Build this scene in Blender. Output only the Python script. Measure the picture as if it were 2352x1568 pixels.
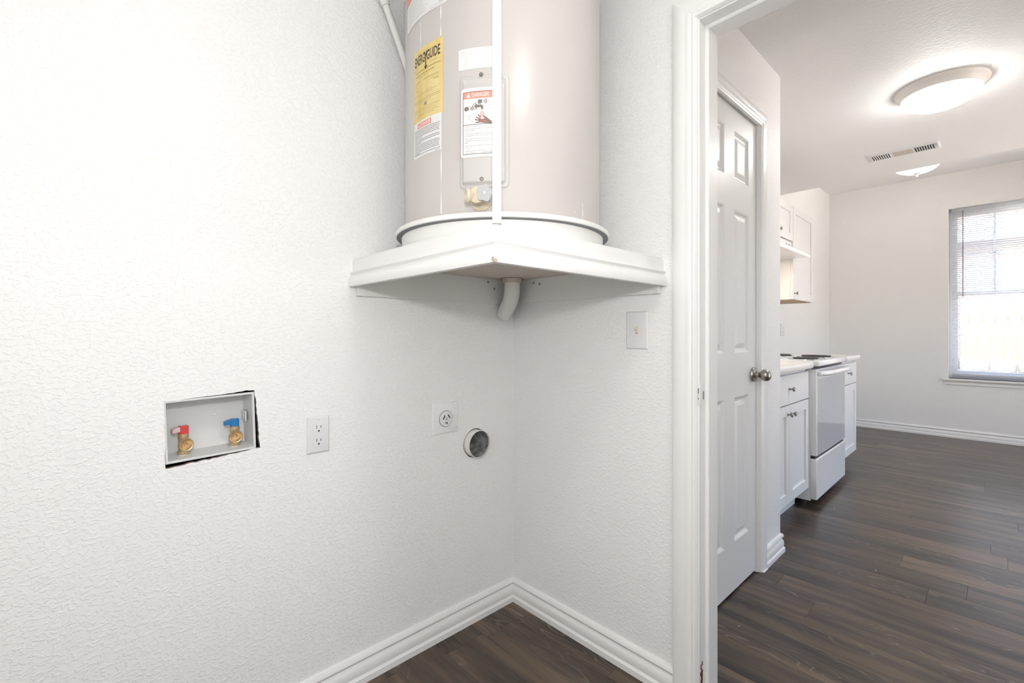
import bpy, bmesh, math, random
from mathutils import Vector, Matrix
from mathutils.geometry import tessellate_polygon
random.seed(7)
PI = math.pi
R = math.radians
for o in list(bpy.data.objects): bpy.data.objects.remove(o, do_unlink=True)
scene = bpy.context.scene
COL = scene.collection

# ------------------------------------------------------------------ camera
cam_d = bpy.data.cameras.new('camera')
cam = bpy.data.objects.new('camera', cam_d); COL.objects.link(cam)
cam_d.sensor_fit = 'HORIZONTAL'; cam_d.sensor_width = 36.0
cam_d.lens = 1058.0 / 2352.0 * 36.0
cam_d.shift_y = -20.0 / 2352.0
cam_d.clip_start = 0.02
cam.location = (1.375, -1.300, 1.09)
cam.rotation_euler = (PI / 2, 0, R(46.7325))
scene.camera = cam

# ------------------------------------------------------------------ world, exposure
w = bpy.data.worlds.new('world'); scene.world = w; w.use_nodes = True
wn = w.node_tree.nodes; wl = w.node_tree.links
sky = wn.new('ShaderNodeTexSky'); sky.sky_type = 'NISHITA'
sky.sun_elevation = R(48); sky.sun_rotation = R(200); sky.sun_disc = False
sky.air_density = .9; sky.dust_density = 7.0; sky.ozone_density = .6
tint = wn.new('ShaderNodeMix'); tint.data_type = 'RGBA'; tint.blend_type = 'MULTIPLY'; tint.inputs[0].default_value = 1.0
tint.inputs[7].default_value = (1.0, .95, .885, 1)      # camera white balance, the same all over the sky
wl.new(sky.outputs[0], tint.inputs[6]); wl.new(tint.outputs[2], wn['Background'].inputs[0])
wn['Background'].inputs[1].default_value = 0.45
scene.view_settings.view_transform = 'Standard'
scene.view_settings.look = 'None'
scene.view_settings.gamma = 1.0
scene.view_settings.use_curve_mapping = False
scene.view_settings.exposure = 1.88

def light(name, kind, loc, energy, color, size):
    d = bpy.data.lights.new(name, kind); d.energy = energy; d.color = color
    d.shadow_soft_size = size
    o = bpy.data.objects.new(name, d); COL.objects.link(o); o.location = loc
    return o
sun = light('sun', 'SUN', (0, 12, 8), 3.0, (1.0, 0.96, 0.90), 0.02)
sun.data.angle = R(1.0); sun.rotation_euler = (R(6), R(-32), 0)
# the photographer's flash, just above the lens (its shadows show under the shelf and past the door head)
light('camera_flash', 'POINT', (1.375, -1.30, 1.345), 6.4, (1.0, 0.99, 0.98), 0.035)
LAUNDRY_LAMP = 6.3
KITCHEN_LAMP = 12.5
DINING_LAMP = 1.3
HOOD_LAMP = 8.0

# ------------------------------------------------------------------ materials
MATS = {}
def mat(name, col, rough=0.5, metal=0.0, spec=0.5, emit=None, estr=0.0, coat=0.0):
    m = bpy.data.materials.new(name); m.use_nodes = True
    b = m.node_tree.nodes['Principled BSDF']
    b.inputs['Base Color'].default_value = (*col, 1)
    b.inputs['Roughness'].default_value = rough
    b.inputs['Metallic'].default_value = metal
    b.inputs['Specular IOR Level'].default_value = spec
    b.inputs['Coat Weight'].default_value = coat
    if emit:
        b.inputs['Emission Color'].default_value = (*emit, 1)
        b.inputs['Emission Strength'].default_value = estr
    MATS[name] = m
    return m
def nodes(m): return m.node_tree.nodes, m.node_tree.links, m.node_tree.nodes['Principled BSDF']
def bump_noise(m, scale, dist, strength=1.0, stretch=(1, 1, 1), ramp=None, detail=3.0, distort=0.0):
    n, l, b = nodes(m)
    tc = n.new('ShaderNodeTexCoord'); mp = n.new('ShaderNodeMapping')
    mp.inputs['Scale'].default_value = stretch
    t = n.new('ShaderNodeTexNoise'); t.inputs['Scale'].default_value = scale
    t.inputs['Detail'].default_value = detail; t.inputs['Distortion'].default_value = distort
    bp = n.new('ShaderNodeBump'); bp.inputs['Distance'].default_value = dist
    bp.inputs['Strength'].default_value = strength
    l.new(tc.outputs['Object'], mp.inputs[0]); l.new(mp.outputs[0], t.inputs['Vector'])
    src = t.outputs[0]
    if ramp:
        r = n.new('ShaderNodeValToRGB')
        r.color_ramp.elements[0].position = ramp[0]; r.color_ramp.elements[1].position = ramp[1]
        r.color_ramp.interpolation = 'EASE'
        l.new(src, r.inputs[0]); src = r.outputs[0]
    l.new(src, bp.inputs['Height']); l.new(bp.outputs[0], b.inputs['Normal'])
    return m
def tint_noise(m, c0, c1, scale, stretch=(1, 1, 1), lo=.35, hi=.65):
    n, l, b = nodes(m)
    tc = n.new('ShaderNodeTexCoord'); mp = n.new('ShaderNodeMapping')
    mp.inputs['Scale'].default_value = stretch
    t = n.new('ShaderNodeTexNoise'); t.inputs['Scale'].default_value = scale
    r = n.new('ShaderNodeValToRGB')
    r.color_ramp.elements[0].position = lo; r.color_ramp.elements[1].position = hi
    r.color_ramp.elements[0].color = (*c0, 1); r.color_ramp.elements[1].color = (*c1, 1)
    l.new(tc.outputs['Object'], mp.inputs[0]); l.new(mp.outputs[0], t.inputs['Vector'])
    l.new(t.outputs[0], r.inputs[0]); l.new(r.outputs[0], b.inputs['Base Color'])
    return m

WALL = bump_noise(mat('wall_paint', (.86, .857, .85), .55, spec=.35), 88, .0017, .5, (1, 1, 1.5), (.46, .66), 2.5, .6)
CEIL = bump_noise(mat('ceiling_paint', (.88, .876, .868), .6, spec=.3), 60, .0016, .3, (1, 1, 1), (.42, .68))
TRIM = mat('trim_paint', (.84, .836, .825), .32, spec=.5)
bump_noise(TRIM, 35, .0006, .35)
DOORM = bump_noise(mat('door_paint', (.79, .787, .78), .40, spec=.4), 30, .0005, .3, (1, 1, .3))
SHELFM = bump_noise(mat('shelf_paint', (.80, .795, .78), .35), 25, .0008, .4)
UNDER = mat('shelf_underside_board', (.60, .54, .47), .7)
PLASTIC = mat('white_plastic', (.76, .765, .765), .3)
BOXM = mat('box_plastic', (.68, .69, .685), .35)
IVORY = mat('ivory_plastic', (.72, .68, .55), .35)
SLOT = mat('dark_slot', (.02, .02, .02), .6)
DRYWALL = mat('drywall_edge', (.42, .34, .30), .9)
CAVITY = mat('wall_cavity', (.03, .027, .024), .95)
TANK = mat('tank_enamel', (.55, .522, .50), .30, spec=.5)
PANELM = mat('panel_enamel', (.545, .53, .51), .35)
PAN = bump_noise(mat('pan_paint', (.82, .81, .79), .4), 18, .002, .5)
PANDARK = mat('pan_rim_shade', (.20, .21, .22), .6)  # dark grey stands in for the shade beneath the pan rim
POSTM = bump_noise(mat('post_paint', (.84, .835, .82), .35), 40, .0008, .4)
PVC = bump_noise(mat('painted_pvc', (.80, .79, .765), .35), 40, .0006, .4)
YELLOW = tint_noise(mat('yellow_paper', (.70, .55, .20), .55), (.68, .52, .18), (.73, .60, .29), 30, (1, 1, .25))
PAPER = mat('white_paper', (.74, .74, .735), .5)
INK = mat('black_ink', (.055, .045, .04), .6)
GREYINK = mat('grey_ink', (.30, .29, .28), .6)
PALEINK = mat('pale_ink', (.55, .54, .53), .6)
OCHREINK = mat('ochre_ink', (.36, .27, .09), .6)
BROWNINK = mat('brown_ink', (.22, .18, .16), .6)
REDINK = mat('red_ink', (.75, .16, .10), .55)
SALMON = mat('salmon_ink', (.80, .30, .22), .55)
CREAM = bump_noise(mat('cream_plastic', (.68, .60, .45), .45), 60, .002, .4)
GREYPL = mat('grey_plastic', (.45, .46, .47), .35)
BRASS = mat('brass', (.66, .50, .30), .35, metal=.75)
CPVC = mat('cream_pipe', (.78, .72, .62), .4)
REDPL = mat('red_handle', (.62, .06, .06), .35)
PALERED = mat('worn_red_handle', (.68, .50, .50), .4)
BLUEPL = mat('blue_handle', (.01, .17, .45), .35)
DUCT = tint_noise(mat('duct_foil', (.33, .33, .32), .45, metal=.5), (.28, .275, .27), (.66, .66, .65), 38)
NICKEL = mat('brushed_nickel', (.40, .37, .33), .32, metal=1.0)
PEWTER = mat('pewter_knob', (.30, .28, .26), .35, metal=1.0)
LAMPRIM = mat('lamp_rim_nickel', (.88, .83, .78), .38)
CABM = mat('cabinet_paint', (.80, .795, .79), .35)
CABWOOD = mat('cabinet_raw_bottom', (.42, .30, .19), .6)
COUNTER = mat('counter_laminate', (.80, .775, .74), .3)
ENAMEL = mat('range_enamel', (.80, .80, .80), .12, spec=.6)
OVENGLASS = mat('oven_glass', (.52, .535, .55), .015, spec=.8)
CHROME = mat('chrome', (.75, .75, .75), .12, metal=1.0)
COIL = mat('burner_coil', (.03, .03, .03), .5)
BLIND = mat('blind_vinyl', (.78, .79, .80), .4)
WAND = mat('blind_wand', (.25, .26, .30), .3)
n_, l_, b_ = nodes(BLIND)
tl = n_.new('ShaderNodeBsdfTranslucent'); tl.inputs[0].default_value = (.85, .86, .88, 1)
ms = n_.new('ShaderNodeMixShader'); ms.inputs[0].default_value = .55
l_.new(b_.outputs[0], ms.inputs[1]); l_.new(tl.outputs[0], ms.inputs[2]); l_.new(ms.outputs[0], n_['Material Output'].inputs[0])
RAIL = mat('blind_bottom_rail', (.50, .51, .55), .4)
VINYL = mat('window_vinyl', (.87, .88, .89), .35)
RUST = mat('rusty_wood', (.12, .045, .018), .9)
TAN = mat('bare_board', (.52, .44, .35), .8)
FENCEM = tint_noise(mat('fence_wood', (.45, .36, .28), .8), (.10, .085, .072), (.16, .138, .118), 6, (6, 6, .6))
STONE = tint_noise(mat('pale_stone', (.5, .48, .45), .9), (.10, .098, .092), (.26, .25, .24), 9)
GROUND = tint_noise(mat('yard_ground', (.3, .28, .22), .95), (.40, .40, .385), (.50, .495, .48), 5)
SIDING = mat('neighbour_siding', (.24, .23, .22), .8)
ROOFM = mat('neighbour_roof', (.22, .20, .19), .9)

GLASS = bpy.data.materials.new('window_glass'); GLASS.use_nodes = True
gn, gl = GLASS.node_tree.nodes, GLASS.node_tree.links
gn.clear()
go = gn.new('ShaderNodeOutputMaterial'); gm = gn.new('ShaderNodeMixShader')
gt = gn.new('ShaderNodeBsdfTransparent'); gg = gn.new('ShaderNodeBsdfGlossy'); gf = gn.new('ShaderNodeFresnel')
gg.inputs['Roughness'].default_value = .02; gf.inputs[0].default_value = 1.3
gl.new(gf.outputs[0], gm.inputs[0]); gl.new(gt.outputs[0], gm.inputs[1]); gl.new(gg.outputs[0], gm.inputs[2]); gl.new(gm.outputs[0], go.inputs[0])

def lamp_glass(name, col, s): return mat(name, (.9, .9, .88), .4, emit=col, estr=s)
LAMP_L = lamp_glass('laundry_lamp_glass', (1.0, .975, .945), LAUNDRY_LAMP)
LAMP_K = lamp_glass('kitchen_lamp_glass', (1.0, .99, .975), KITCHEN_LAMP)
LAMP_D = lamp_glass('dining_lamp_glass', (1.0, .93, .82), DINING_LAMP)
LAMP_H = lamp_glass('hood_lamp_lens', (1.0, .80, .58), HOOD_LAMP)

def wood():
    m = mat('floor_vinyl_wood', (.07, .05, .04), .30, spec=.5)
    n, l, b = nodes(m)
    tc = n.new('ShaderNodeTexCoord'); oi = n.new('ShaderNodeObjectInfo')
    off = n.new('ShaderNodeVectorMath'); off.operation = 'MULTIPLY_ADD'
    cmb = n.new('ShaderNodeCombineXYZ')
    for k in range(3): l.new(oi.outputs['Random'], cmb.inputs[k])
    off.inputs[1].default_value = (37, 53, 19)
    l.new(cmb.outputs[0], off.inputs[0]); l.new(tc.outputs['Object'], off.inputs[2])
    def mp(sx, sy):
        q = n.new('ShaderNodeMapping'); q.inputs['Scale'].default_value = (sx, sy, 1)
        l.new(off.outputs[0], q.inputs[0]); return q
    # broad tone, cathedral figure, fine pores
    a = n.new('ShaderNodeTexNoise'); a.inputs['Scale'].default_value = 1.0; a.inputs['Detail'].default_value = 3
    l.new(mp(1.6, 16).outputs[0], a.inputs['Vector'])
    wv = n.new('ShaderNodeTexNoise'); wv.inputs['Scale'].default_value = 1.0; wv.inputs['Detail'].default_value = 1.5
    wv.inputs['Distortion'].default_value = .5
    l.new(mp(2.0, 11).outputs[0], wv.inputs['Vector'])
    mul = n.new('ShaderNodeMath'); mul.operation = 'MULTIPLY'; mul.inputs[1].default_value = 95
    l.new(wv.outputs[0], mul.inputs[0])
    sn = n.new('ShaderNodeMath'); sn.operation = 'SINE'; l.new(mul.outputs[0], sn.inputs[0])
    fine = n.new('ShaderNodeTexNoise'); fine.inputs['Scale'].default_value = 1.0; fine.inputs['Detail'].default_value = 4
    l.new(mp(9, 330).outputs[0], fine.inputs['Vector'])
    ra = n.new('ShaderNodeValToRGB')
    e = ra.color_ramp.elements
    e[0].position = .34; e[0].color = (.018, .013, .011, 1)
    e[1].position = .67; e[1].color = (.138, .094, .060, 1)
    k = ra.color_ramp.elements.new(.5); k.color = (.066, .046, .034, 1)
    l.new(a.outputs[0], ra.inputs[0])
    rs = n.new('ShaderNodeValToRGB'); rs.color_ramp.elements[0].position = .80; rs.color_ramp.elements[1].position = .97
    l.new(sn.outputs[0], rs.inputs[0])
    rf = n.new('ShaderNodeValToRGB'); rf.color_ramp.elements[0].position = .42; rf.color_ramp.elements[1].position = .70
    l.new(fine.outputs[0], rf.inputs[0])
    # the pale limed rings only show in patches
    patch = n.new('ShaderNodeTexNoise'); patch.inputs['Scale'].default_value = 1.0
    l.new(mp(1.3, 6).outputs[0], patch.inputs['Vector'])
    rp = n.new('ShaderNodeValToRGB'); rp.color_ramp.elements[0].position = .46; rp.color_ramp.elements[1].position = .60
    l.new(patch.outputs[0], rp.inputs[0])
    m1 = n.new('ShaderNodeMath'); m1.operation = 'MULTIPLY'; l.new(rs.outputs[0], m1.inputs[0]); l.new(rp.outputs[0], m1.inputs[1])
    m2 = n.new('ShaderNodeMath'); m2.operation = 'MULTIPLY'; l.new(m1.outputs[0], m2.inputs[0]); m2.inputs[1].default_value = .70
    mx1 = n.new('ShaderNodeMix'); mx1.data_type = 'RGBA'
    l.new(m2.outputs[0], mx1.inputs[0]); l.new(ra.outputs[0], mx1.inputs[6]); mx1.inputs[7].default_value = (.21, .17, .13, 1)
    m3 = n.new('ShaderNodeMath'); m3.operation = 'MULTIPLY'; l.new(rf.outputs[0], m3.inputs[0]); m3.inputs[1].default_value = .38
    mx2 = n.new('ShaderNodeMix'); mx2.data_type = 'RGBA'
    l.new(m3.outputs[0], mx2.inputs[0]); l.new(mx1.outputs[2], mx2.inputs[6]); mx2.inputs[7].default_value = (.13, .098, .075, 1)
    # each plank its own tone
    hv = n.new('ShaderNodeHueSaturation')
    mr = n.new('ShaderNodeMapRange'); mr.inputs['To Min'].default_value = .74; mr.inputs['To Max'].default_value = 1.28
    l.new(oi.outputs['Random'], mr.inputs[0]); l.new(mr.outputs[0], hv.inputs['Value'])
    l.new(mx2.outputs[2], hv.inputs['Color']); l.new(hv.outputs[0], b.inputs['Base Color'])
    bp = n.new('ShaderNodeBump'); bp.inputs['Distance'].default_value = .0004; bp.inputs['Strength'].default_value = .6
    l.new(fine.outputs[0], bp.inputs['Height']); l.new(bp.outputs[0], b.inputs['Normal'])
    return m
WOOD = wood()
SUBFLOOR = mat('subfloor', (.02, .017, .015), .9)

# ------------------------------------------------------------------ mesh builder
class MB:
    def __init__(s): s.v = []; s.f = []
    def add(s, vs, fs):
        k = len(s.v); s.v += [tuple(p) for p in vs]; s.f += [tuple(i + k for i in f) for f in fs]; return s
    def box(s, x0, x1, y0, y1, z0, z1):
        vs = [(x, y, z) for z in (z0, z1) for y in (y0, y1) for x in (x0, x1)]
        return s.add(vs, [(0, 2, 3, 1), (4, 5, 7, 6), (0, 1, 5, 4), (2, 6, 7, 3), (0, 4, 6, 2), (1, 3, 7, 5)])
    def rev(s, prof, O, A, seg=32, close=False):
        """profile [(radius, height along A)] revolved about axis A through O"""
        O = Vector(O); A = Vector(A).normalized()
        U = A.orthogonal().normalized(); W = A.cross(U)
        vs = []; fs = []; n = len(prof)
        for i in range(seg):
            a = 2 * PI * i / seg; d = U * math.cos(a) + W * math.sin(a)
            for (r, h) in prof: vs.append(O + A * h + d * r)
        for i in range(seg):
            j = (i + 1) % seg
            for k in range(n - 1 if not close else n):
                k2 = (k + 1) % n
                fs.append((i * n + k, j * n + k, j * n + k2, i * n + k2))
        return s.add(vs, fs)
    def disc(s, O, A, r, seg=24):
        O = Vector(O); A = Vector(A).normalized(); U = A.orthogonal().normalized(); W = A.cross(U)
        return s.add([O + (U * math.cos(2 * PI * i / seg) + W * math.sin(2 * PI * i / seg)) * r for i in range(seg)], [tuple(range(seg))])
    def cyl(s, p0, p1, r, seg=20):
        p0 = Vector(p0); p1 = Vector(p1); h = (p1 - p0).length
        return s.rev([(0, 0), (r, 0), (r, h), (0, h)], p0, p1 - p0, seg)
    def tube(s, path, rad, seg=14, caps=True):
        P = [Vector(p) for p in path]; n = len(P)
        rad = rad if isinstance(rad, (list, tuple)) else [rad] * n
        vs = []; fs = []
        T0 = (P[1] - P[0]).normalized(); U = T0.orthogonal().normalized()
        for i in range(n):
            T = (P[min(i + 1, n - 1)] - P[max(i - 1, 0)]).normalized()
            U = (U - T * U.dot(T)).normalized(); W = T.cross(U)
            for k in range(seg):
                a = 2 * PI * k / seg
                vs.append(P[i] + (U * math.cos(a) + W * math.sin(a)) * rad[i])
        for i in range(n - 1):
            for k in range(seg):
                k2 = (k + 1) % seg
                fs.append((i * seg + k, i * seg + k2, (i + 1) * seg + k2, (i + 1) * seg + k))
        if caps: fs += [tuple(reversed(range(seg))), tuple((n - 1) * seg + k for k in range(seg))]
        return s.add(vs, fs)
    def prism(s, prof, O, A, B, D, l0, l1):
        """profile (a,b) in the A,B plane, swept along D from l0(a,b) to l1(a,b)"""
        O, A, B, D = map(Vector, (O, A, B, D)); n = len(prof)
        f0 = l0 if callable(l0) else (lambda a, b: l0)
        f1 = l1 if callable(l1) else (lambda a, b: l1)
        vs = [O + A * a + B * b + D * f0(a, b) for a, b in prof] + [O + A * a + B * b + D * f1(a, b) for a, b in prof]
        fs = [(i, (i + 1) % n, n + (i + 1) % n, n + i) for i in range(n)] + [tuple(reversed(range(n))), tuple(range(n, 2 * n))]
        return s.add(vs, fs)
    def poly(s, pts, O, A, B, N, t):
        """flat outline pts (a,b) extruded by t along N"""
        O, A, B, N = map(Vector, (O, A, B, N)); n = len(pts)
        vs = [O + A * a + B * b for a, b in pts] + [O + A * a + B * b + N * t for a, b in pts]
        tri = tessellate_polygon([[Vector((a, b, 0)) for a, b in pts]])
        fs = [tuple(q) for q in tri] + [tuple(i + n for i in reversed(q)) for q in tri]
        fs += [(i, (i + 1) % n, n + (i + 1) % n, n + i) for i in range(n)]
        return s.add(vs, fs)
    def mesh(s, name, m, smooth=None):
        me = bpy.data.meshes.new(name); me.from_pydata(s.v, [], s.f); me.update()
        bm = bmesh.new(); bm.from_mesh(me); bmesh.ops.remove_doubles(bm, verts=bm.verts, dist=1e-6)
        bmesh.ops.recalc_face_normals(bm, faces=bm.faces); bm.to_mesh(me); bm.free()
        if m: me.materials.append(m)
        if smooth is not None:
            for p in me.polygons: p.use_smooth = True
            me.set_sharp_from_angle(angle=R(smooth))
        return me
    def build(s, name, m, parent=None, smooth=None, bevel=0, seg=2, label=None):
        o = bpy.data.objects.new(name, s.mesh(name, m, smooth)); COL.objects.link(o)
        if bevel:
            b = o.modifiers.new('bevel', 'BEVEL'); b.width = bevel; b.segments = seg; b.limit_method = 'ANGLE'; b.angle_limit = R(40)
            for p in o.data.polygons: p.use_smooth = True
            o.data.set_sharp_from_angle(angle=R(50 if smooth is None else smooth))
        if parent: adopt(o, parent)
        if label: o['label'] = label
        return o
def adopt(o, parent):
    o.parent = parent
    o.matrix_parent_inverse = Matrix.Translation(-parent.location) if parent.type == 'EMPTY' or parent.get('_loc') else Matrix.Identity(4)
def tag(o, label, cat, group=None):
    o['label'] = label; o['category'] = cat
    if group: o['group'] = group
    return o
def thing(name, label, cat, loc, group=None):
    o = bpy.data.objects.new(name, None); COL.objects.link(o); o.location = loc
    o.empty_display_size = .05
    return tag(o, label, cat, group)
def struct(o, label=None):
    o['kind'] = 'structure'
    if label: o['label'] = label
    return o
def sroot(name, loc, label):
    o = bpy.data.objects.new(name, None); COL.objects.link(o); o.location = loc; o.empty_display_size = .05
    return struct(o, label)
def copy_to(src, parent, loc=None):
    c = src.copy(); COL.objects.link(c)
    if parent: adopt(c, parent)
    if loc is not None: c.location = loc
    return c

# ================================================================== SETTING
ZK = 2.365      # laundry and kitchen ceiling
ZD = 2.755      # dining ceiling
YE = 3.44       # where the kitchen ceiling stops
YF = 5.33       # window wall
XK = -.056      # kitchen wall behind the counters
XC = .618       # closet wall face
YC = 1.252      # end of the closet wall
XR = 3.40       # far right of kitchen
DX0, DX1 = .780, 1.56   # laundry doorway
DT = .105
DZ = 1.990

# ---- floor: base slab and single planks running along x
floor = struct(MB().box(-.2, XR + .1, -2.0, YF + .1, -.06, -.006).build('floor', SUBFLOOR), 'dark brown wood-look plank floor')
PW, PL = .157, 1.22
def plank_mesh(L):
    c = .0007; h = PW / 2 - .0002; x0, x1 = .0002, L - .0002
    m = MB()
    vs = [(x0, -h, -.006), (x1, -h, -.006), (x1, h, -.006), (x0, h, -.006),
          (x0, -h, -c), (x1, -h, -c), (x1, h, -c), (x0, h, -c),
          (x0 + c, -h + c, 0), (x1 - c, -h + c, 0), (x1 - c, h - c, 0), (x0 + c, h - c, 0)]
    m.add(vs, [(0, 1, 5, 4), (1, 2, 6, 5), (2, 3, 7, 6), (3, 0, 4, 7), (4, 5, 9, 8), (5, 6, 10, 9), (6, 7, 11, 10), (7, 4, 8, 11), (8, 9, 10, 11), (0, 3, 2, 1)])
    return m.mesh('plank', WOOD)
full = plank_mesh(PL)
joint = {0: 1.163, -3: .86, 5: 1.338, -4: 1.52}
for k in range(-22, 27):
    yc = 1.18 + PW * (k + .5)
    if yc - PW / 2 < -2.0 or yc + PW / 2 > YF + .1: continue
    x = joint.get(k, random.uniform(0, PL)) % PL - PL
    while x < XR + .1:
        a, b = max(x, -.2), min(x + PL, XR + .1)
        if b - a > .02:
            me = full if b - a > PL - .001 else plank_mesh(b - a)
            o = bpy.data.objects.new('plank', me); COL.objects.link(o); o.parent = floor; o.location = (a, yc, 0)
        x += PL

# ---- laundry left wall, with the ragged cut-out of the washer box and the round vent hole
BOXC = (-1.052, .852)
def sheet_with_holes(outer, holes, x0, x1, name, m, em):
    """wall sheet in the y,z plane between x0 (room face) and x1, cut by the outlines in holes"""
    loops = [[Vector((a, b, 0)) for a, b in L] for L in [outer] + holes]
    flat = [p for L in loops for p in L]
    tri = tessellate_polygon(loops)
    me = MB()
    me.add([(x0, p.x, p.y) for p in flat], [tuple(t) for t in tri])
    me.add([(x1, p.x, p.y) for p in flat], [tuple(t) for t in tri])
    o = me.build(name, m)
    edge = MB()
    for L in holes:
        n = len(L)
        edge.add([(x0, a, b) for a, b in L] + [(x1, a, b) for a, b in L], [(i, (i + 1) % n, n + (i + 1) % n, n + i) for i in range(n)])
    edge.build('cut_edge', em, o, label='torn drywall edge of the cut-out')
    return o
tilt = R(1.8)
def boxpt(a, b):    # washer box local (a along y, b up) -> wall y,z
    return (BOXC[0] + a * math.cos(tilt) - b * math.sin(tilt), BOXC[1] + a * math.sin(tilt) + b * math.cos(tilt))
BW, BH = .0985, .0765
random.seed(3)
ragged = []
def rag(p0, p1, g0, g1, n):
    for i in range(n):
        t = i / n; g = g0 + (g1 - g0) * t + random.uniform(-.0014, .0014)
        a = p0[0] + (p1[0] - p0[0]) * t; b = p0[1] + (p1[1] - p0[1]) * t
        nx, ny = (p1[1] - p0[1]), -(p1[0] - p0[0]); q = math.hypot(nx, ny)
        ragged.append(boxpt(a + nx / q * g, b + ny / q * g))
rag((-BW, -BH), (BW, -BH), .0100, -.0006, 22)
rag((BW, -BH), (BW, BH), .0092, .0010, 16)
rag((BW, BH), (-BW, BH), .0058, -.0030, 20)
rag((-BW, BH), (-BW, -BH), -.0022, -.0006, 10)
VC = (-.200, .671); VR = .0515
vent_hole = [(VC[0] + (VR + .0035) * math.cos(2 * PI * i / 40), VC[1] + (VR + .0035) * math.sin(2 * PI * i / 40)) for i in range(40)]
wl_ = sheet_with_holes([(-1.85, 0), (0, 0), (0, ZK), (-1.85, ZK)], [ragged, vent_hole], 0, -.0127, 'wall_left', WALL, DRYWALL)
struct(wl_, 'white textured laundry wall')
back = MB().box(-.15, -.125, -1.95, .12, 0, ZK).box(-.125, -.0127, -1.95, -1.85, 0, ZK).box(-.125, -.0127, 0, .1, 0, ZK)
back.box(-.125, -.0127, -1.27, -1.23, 0, ZK).box(-.125, -.0127, -.86, -.82, 0, ZK)
struct(back.build('wall_left_cavity', CAVITY), 'dark stud cavity behind the laundry wall')

# ---- wall with the doorway
m = MB().box(-.0127, DX0 - .018, 0, DT, 0, ZK).box(DX1 + .018, XR + .1, 0, DT, 0, ZK).box(DX0 - .018, DX1 + .018, 0, DT, DZ + .018, ZK)
struct(m.build('wall_right', WALL), 'white textured wall with the kitchen doorway')
struct(MB().box(1.9, 2.0, -1.95, 0, 0, ZK).build('wall_side', WALL), 'white laundry wall')
struct(MB().box(-.0127, 1.9, -1.95, -1.85, 0, ZK).build('wall_rear', WALL), 'white laundry wall')
# ---- ceilings
struct(MB().box(-.2, 2.1, -2.0, DT, ZK, ZK + .1).build('ceiling', CEIL), 'white laundry ceiling')
struct(MB().box(-.2, XR + .1, DT, YE, ZK, ZD + .1).build('ceiling_kitchen', CEIL), 'lower white kitchen ceiling')
struct(MB().box(-.2, XR + .1, YE, YF + .16, ZD, ZD + .1).build('ceiling_dining', CEIL), 'higher white ceiling by the window wall')
# ---- closet wall with its door opening (door y .355-.955)
CY0, CY1, CZ = .352, .956, 2.035
m = MB().box(XC - .1, XC, DT, CY0 - .018, 0, ZK).box(XC - .1, XC, CY1 + .018, YC, 0, ZK).box(XC - .1, XC, CY0 - .018, CY1 + .018, CZ + .018, ZK)
struct(m.build('wall_closet', WALL), 'white textured closet wall')
struct(MB().box(XK, XC - .1, YC - .1, YC, 0, ZK).build('wall_closet_return', WALL), 'closet end wall')
struct(MB().box(XK - .1, XK, DT, YF + .1, 0, ZD).build('wall_kitchen', WALL), 'white kitchen wall behind the range')
SY0, SY1, SZ0, SZ1 = 1.5, 4.9, .06, 2.2
struct(MB().box(XR, XR + .1, DT, SY0, 0, ZD).box(XR, XR + .1, SY1, YF + .1, 0, ZD).box(XR, XR + .1, SY0, SY1, 0, SZ0).box(XR, XR + .1, SY0, SY1, SZ1, ZD).build('wall_kitchen_side', WALL), 'white kitchen wall with a glazed sliding door')
w2 = sroot('window_2', (XR, 3.4, SZ0), 'white framed sliding glass door of the kitchen')
MB().box(XR + .03, XR + .08, SY0, SY0 + .05, SZ0, SZ1).box(XR + .03, XR + .08, SY1 - .05, SY1, SZ0, SZ1).box(XR + .03, XR + .08, SY0 + .05, SY1 - .05, SZ0, SZ0 + .05).box(XR + .03, XR + .08, SY0 + .05, SY1 - .05, SZ1 - .05, SZ1).box(XR + .03, XR + .08, 3.17, 3.23, SZ0 + .05, SZ1 - .05).build('frame', VINYL, w2)
for (a_, b_) in ((SY0 + .05, 3.17), (3.23, SY1 - .05)): MB().add([(XR + .055, a_, SZ0 + .05), (XR + .055, b_, SZ0 + .05), (XR + .055, b_, SZ1 - .05), (XR + .055, a_, SZ1 - .05)], [(0, 1, 2, 3)]).build('pane', GLASS, w2)
# ---- window wall
WX0, WX1, WZ0, WZ1 = .996, 2.20, .615, 2.384
m = MB().box(XK, WX0, YF, YF + .16, 0, ZD).box(WX1, XR, YF, YF + .16, 0, ZD).box(WX0, WX1, YF, YF + .16, 0, WZ0).box(WX0, WX1, YF, YF + .16, WZ1, ZD)
struct(m.build('wall_far', WALL), 'pale grey-white wall with the window')

# ---- baseboards
BP = [(0, 0), (.018, 0), (.018, .019), (.0145, .023), (.0145, .024), (.0125, .026), (.0140, .036), (.0135, .048), (.0105, .0565), (.0060, .0625), (.0055, .0645),
      (.0090, .069), (.0130, .075), (.0115, .083), (.007, .089), (0, .091)]
def base(name, p0, p1, nrm, s0, s1, label):
    p0 = Vector(p0); p1 = Vector(p1); D = (p1 - p0); L = D.length; D.normalize()
    o = MB().prism(BP, p0, nrm, (0, 0, 1), D, lambda a, b: s0 * a, lambda a, b: L - s1 * a).build(name, TRIM, smooth=35)
    return struct(o, label)
base('baseboard_left', (0, -1.85, 0), (0, 0, 0), (1, 0, 0), 0, 1, 'white moulded baseboard')
base('baseboard_right', (0, 0, 0), (.706, 0, 0), (0, -1, 0), 1, 0, 'white moulded baseboard ending at the door casing')
base('baseboard_closet', (XC, 1.018, 0), (XC, YC, 0), (1, 0, 0), 0, -1, 'short white baseboard at the closet corner')
base('baseboard_far', (XK, YF, 0), (XR, YF, 0), (0, -1, 0), 1, 0, 'white baseboard below the window')

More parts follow.
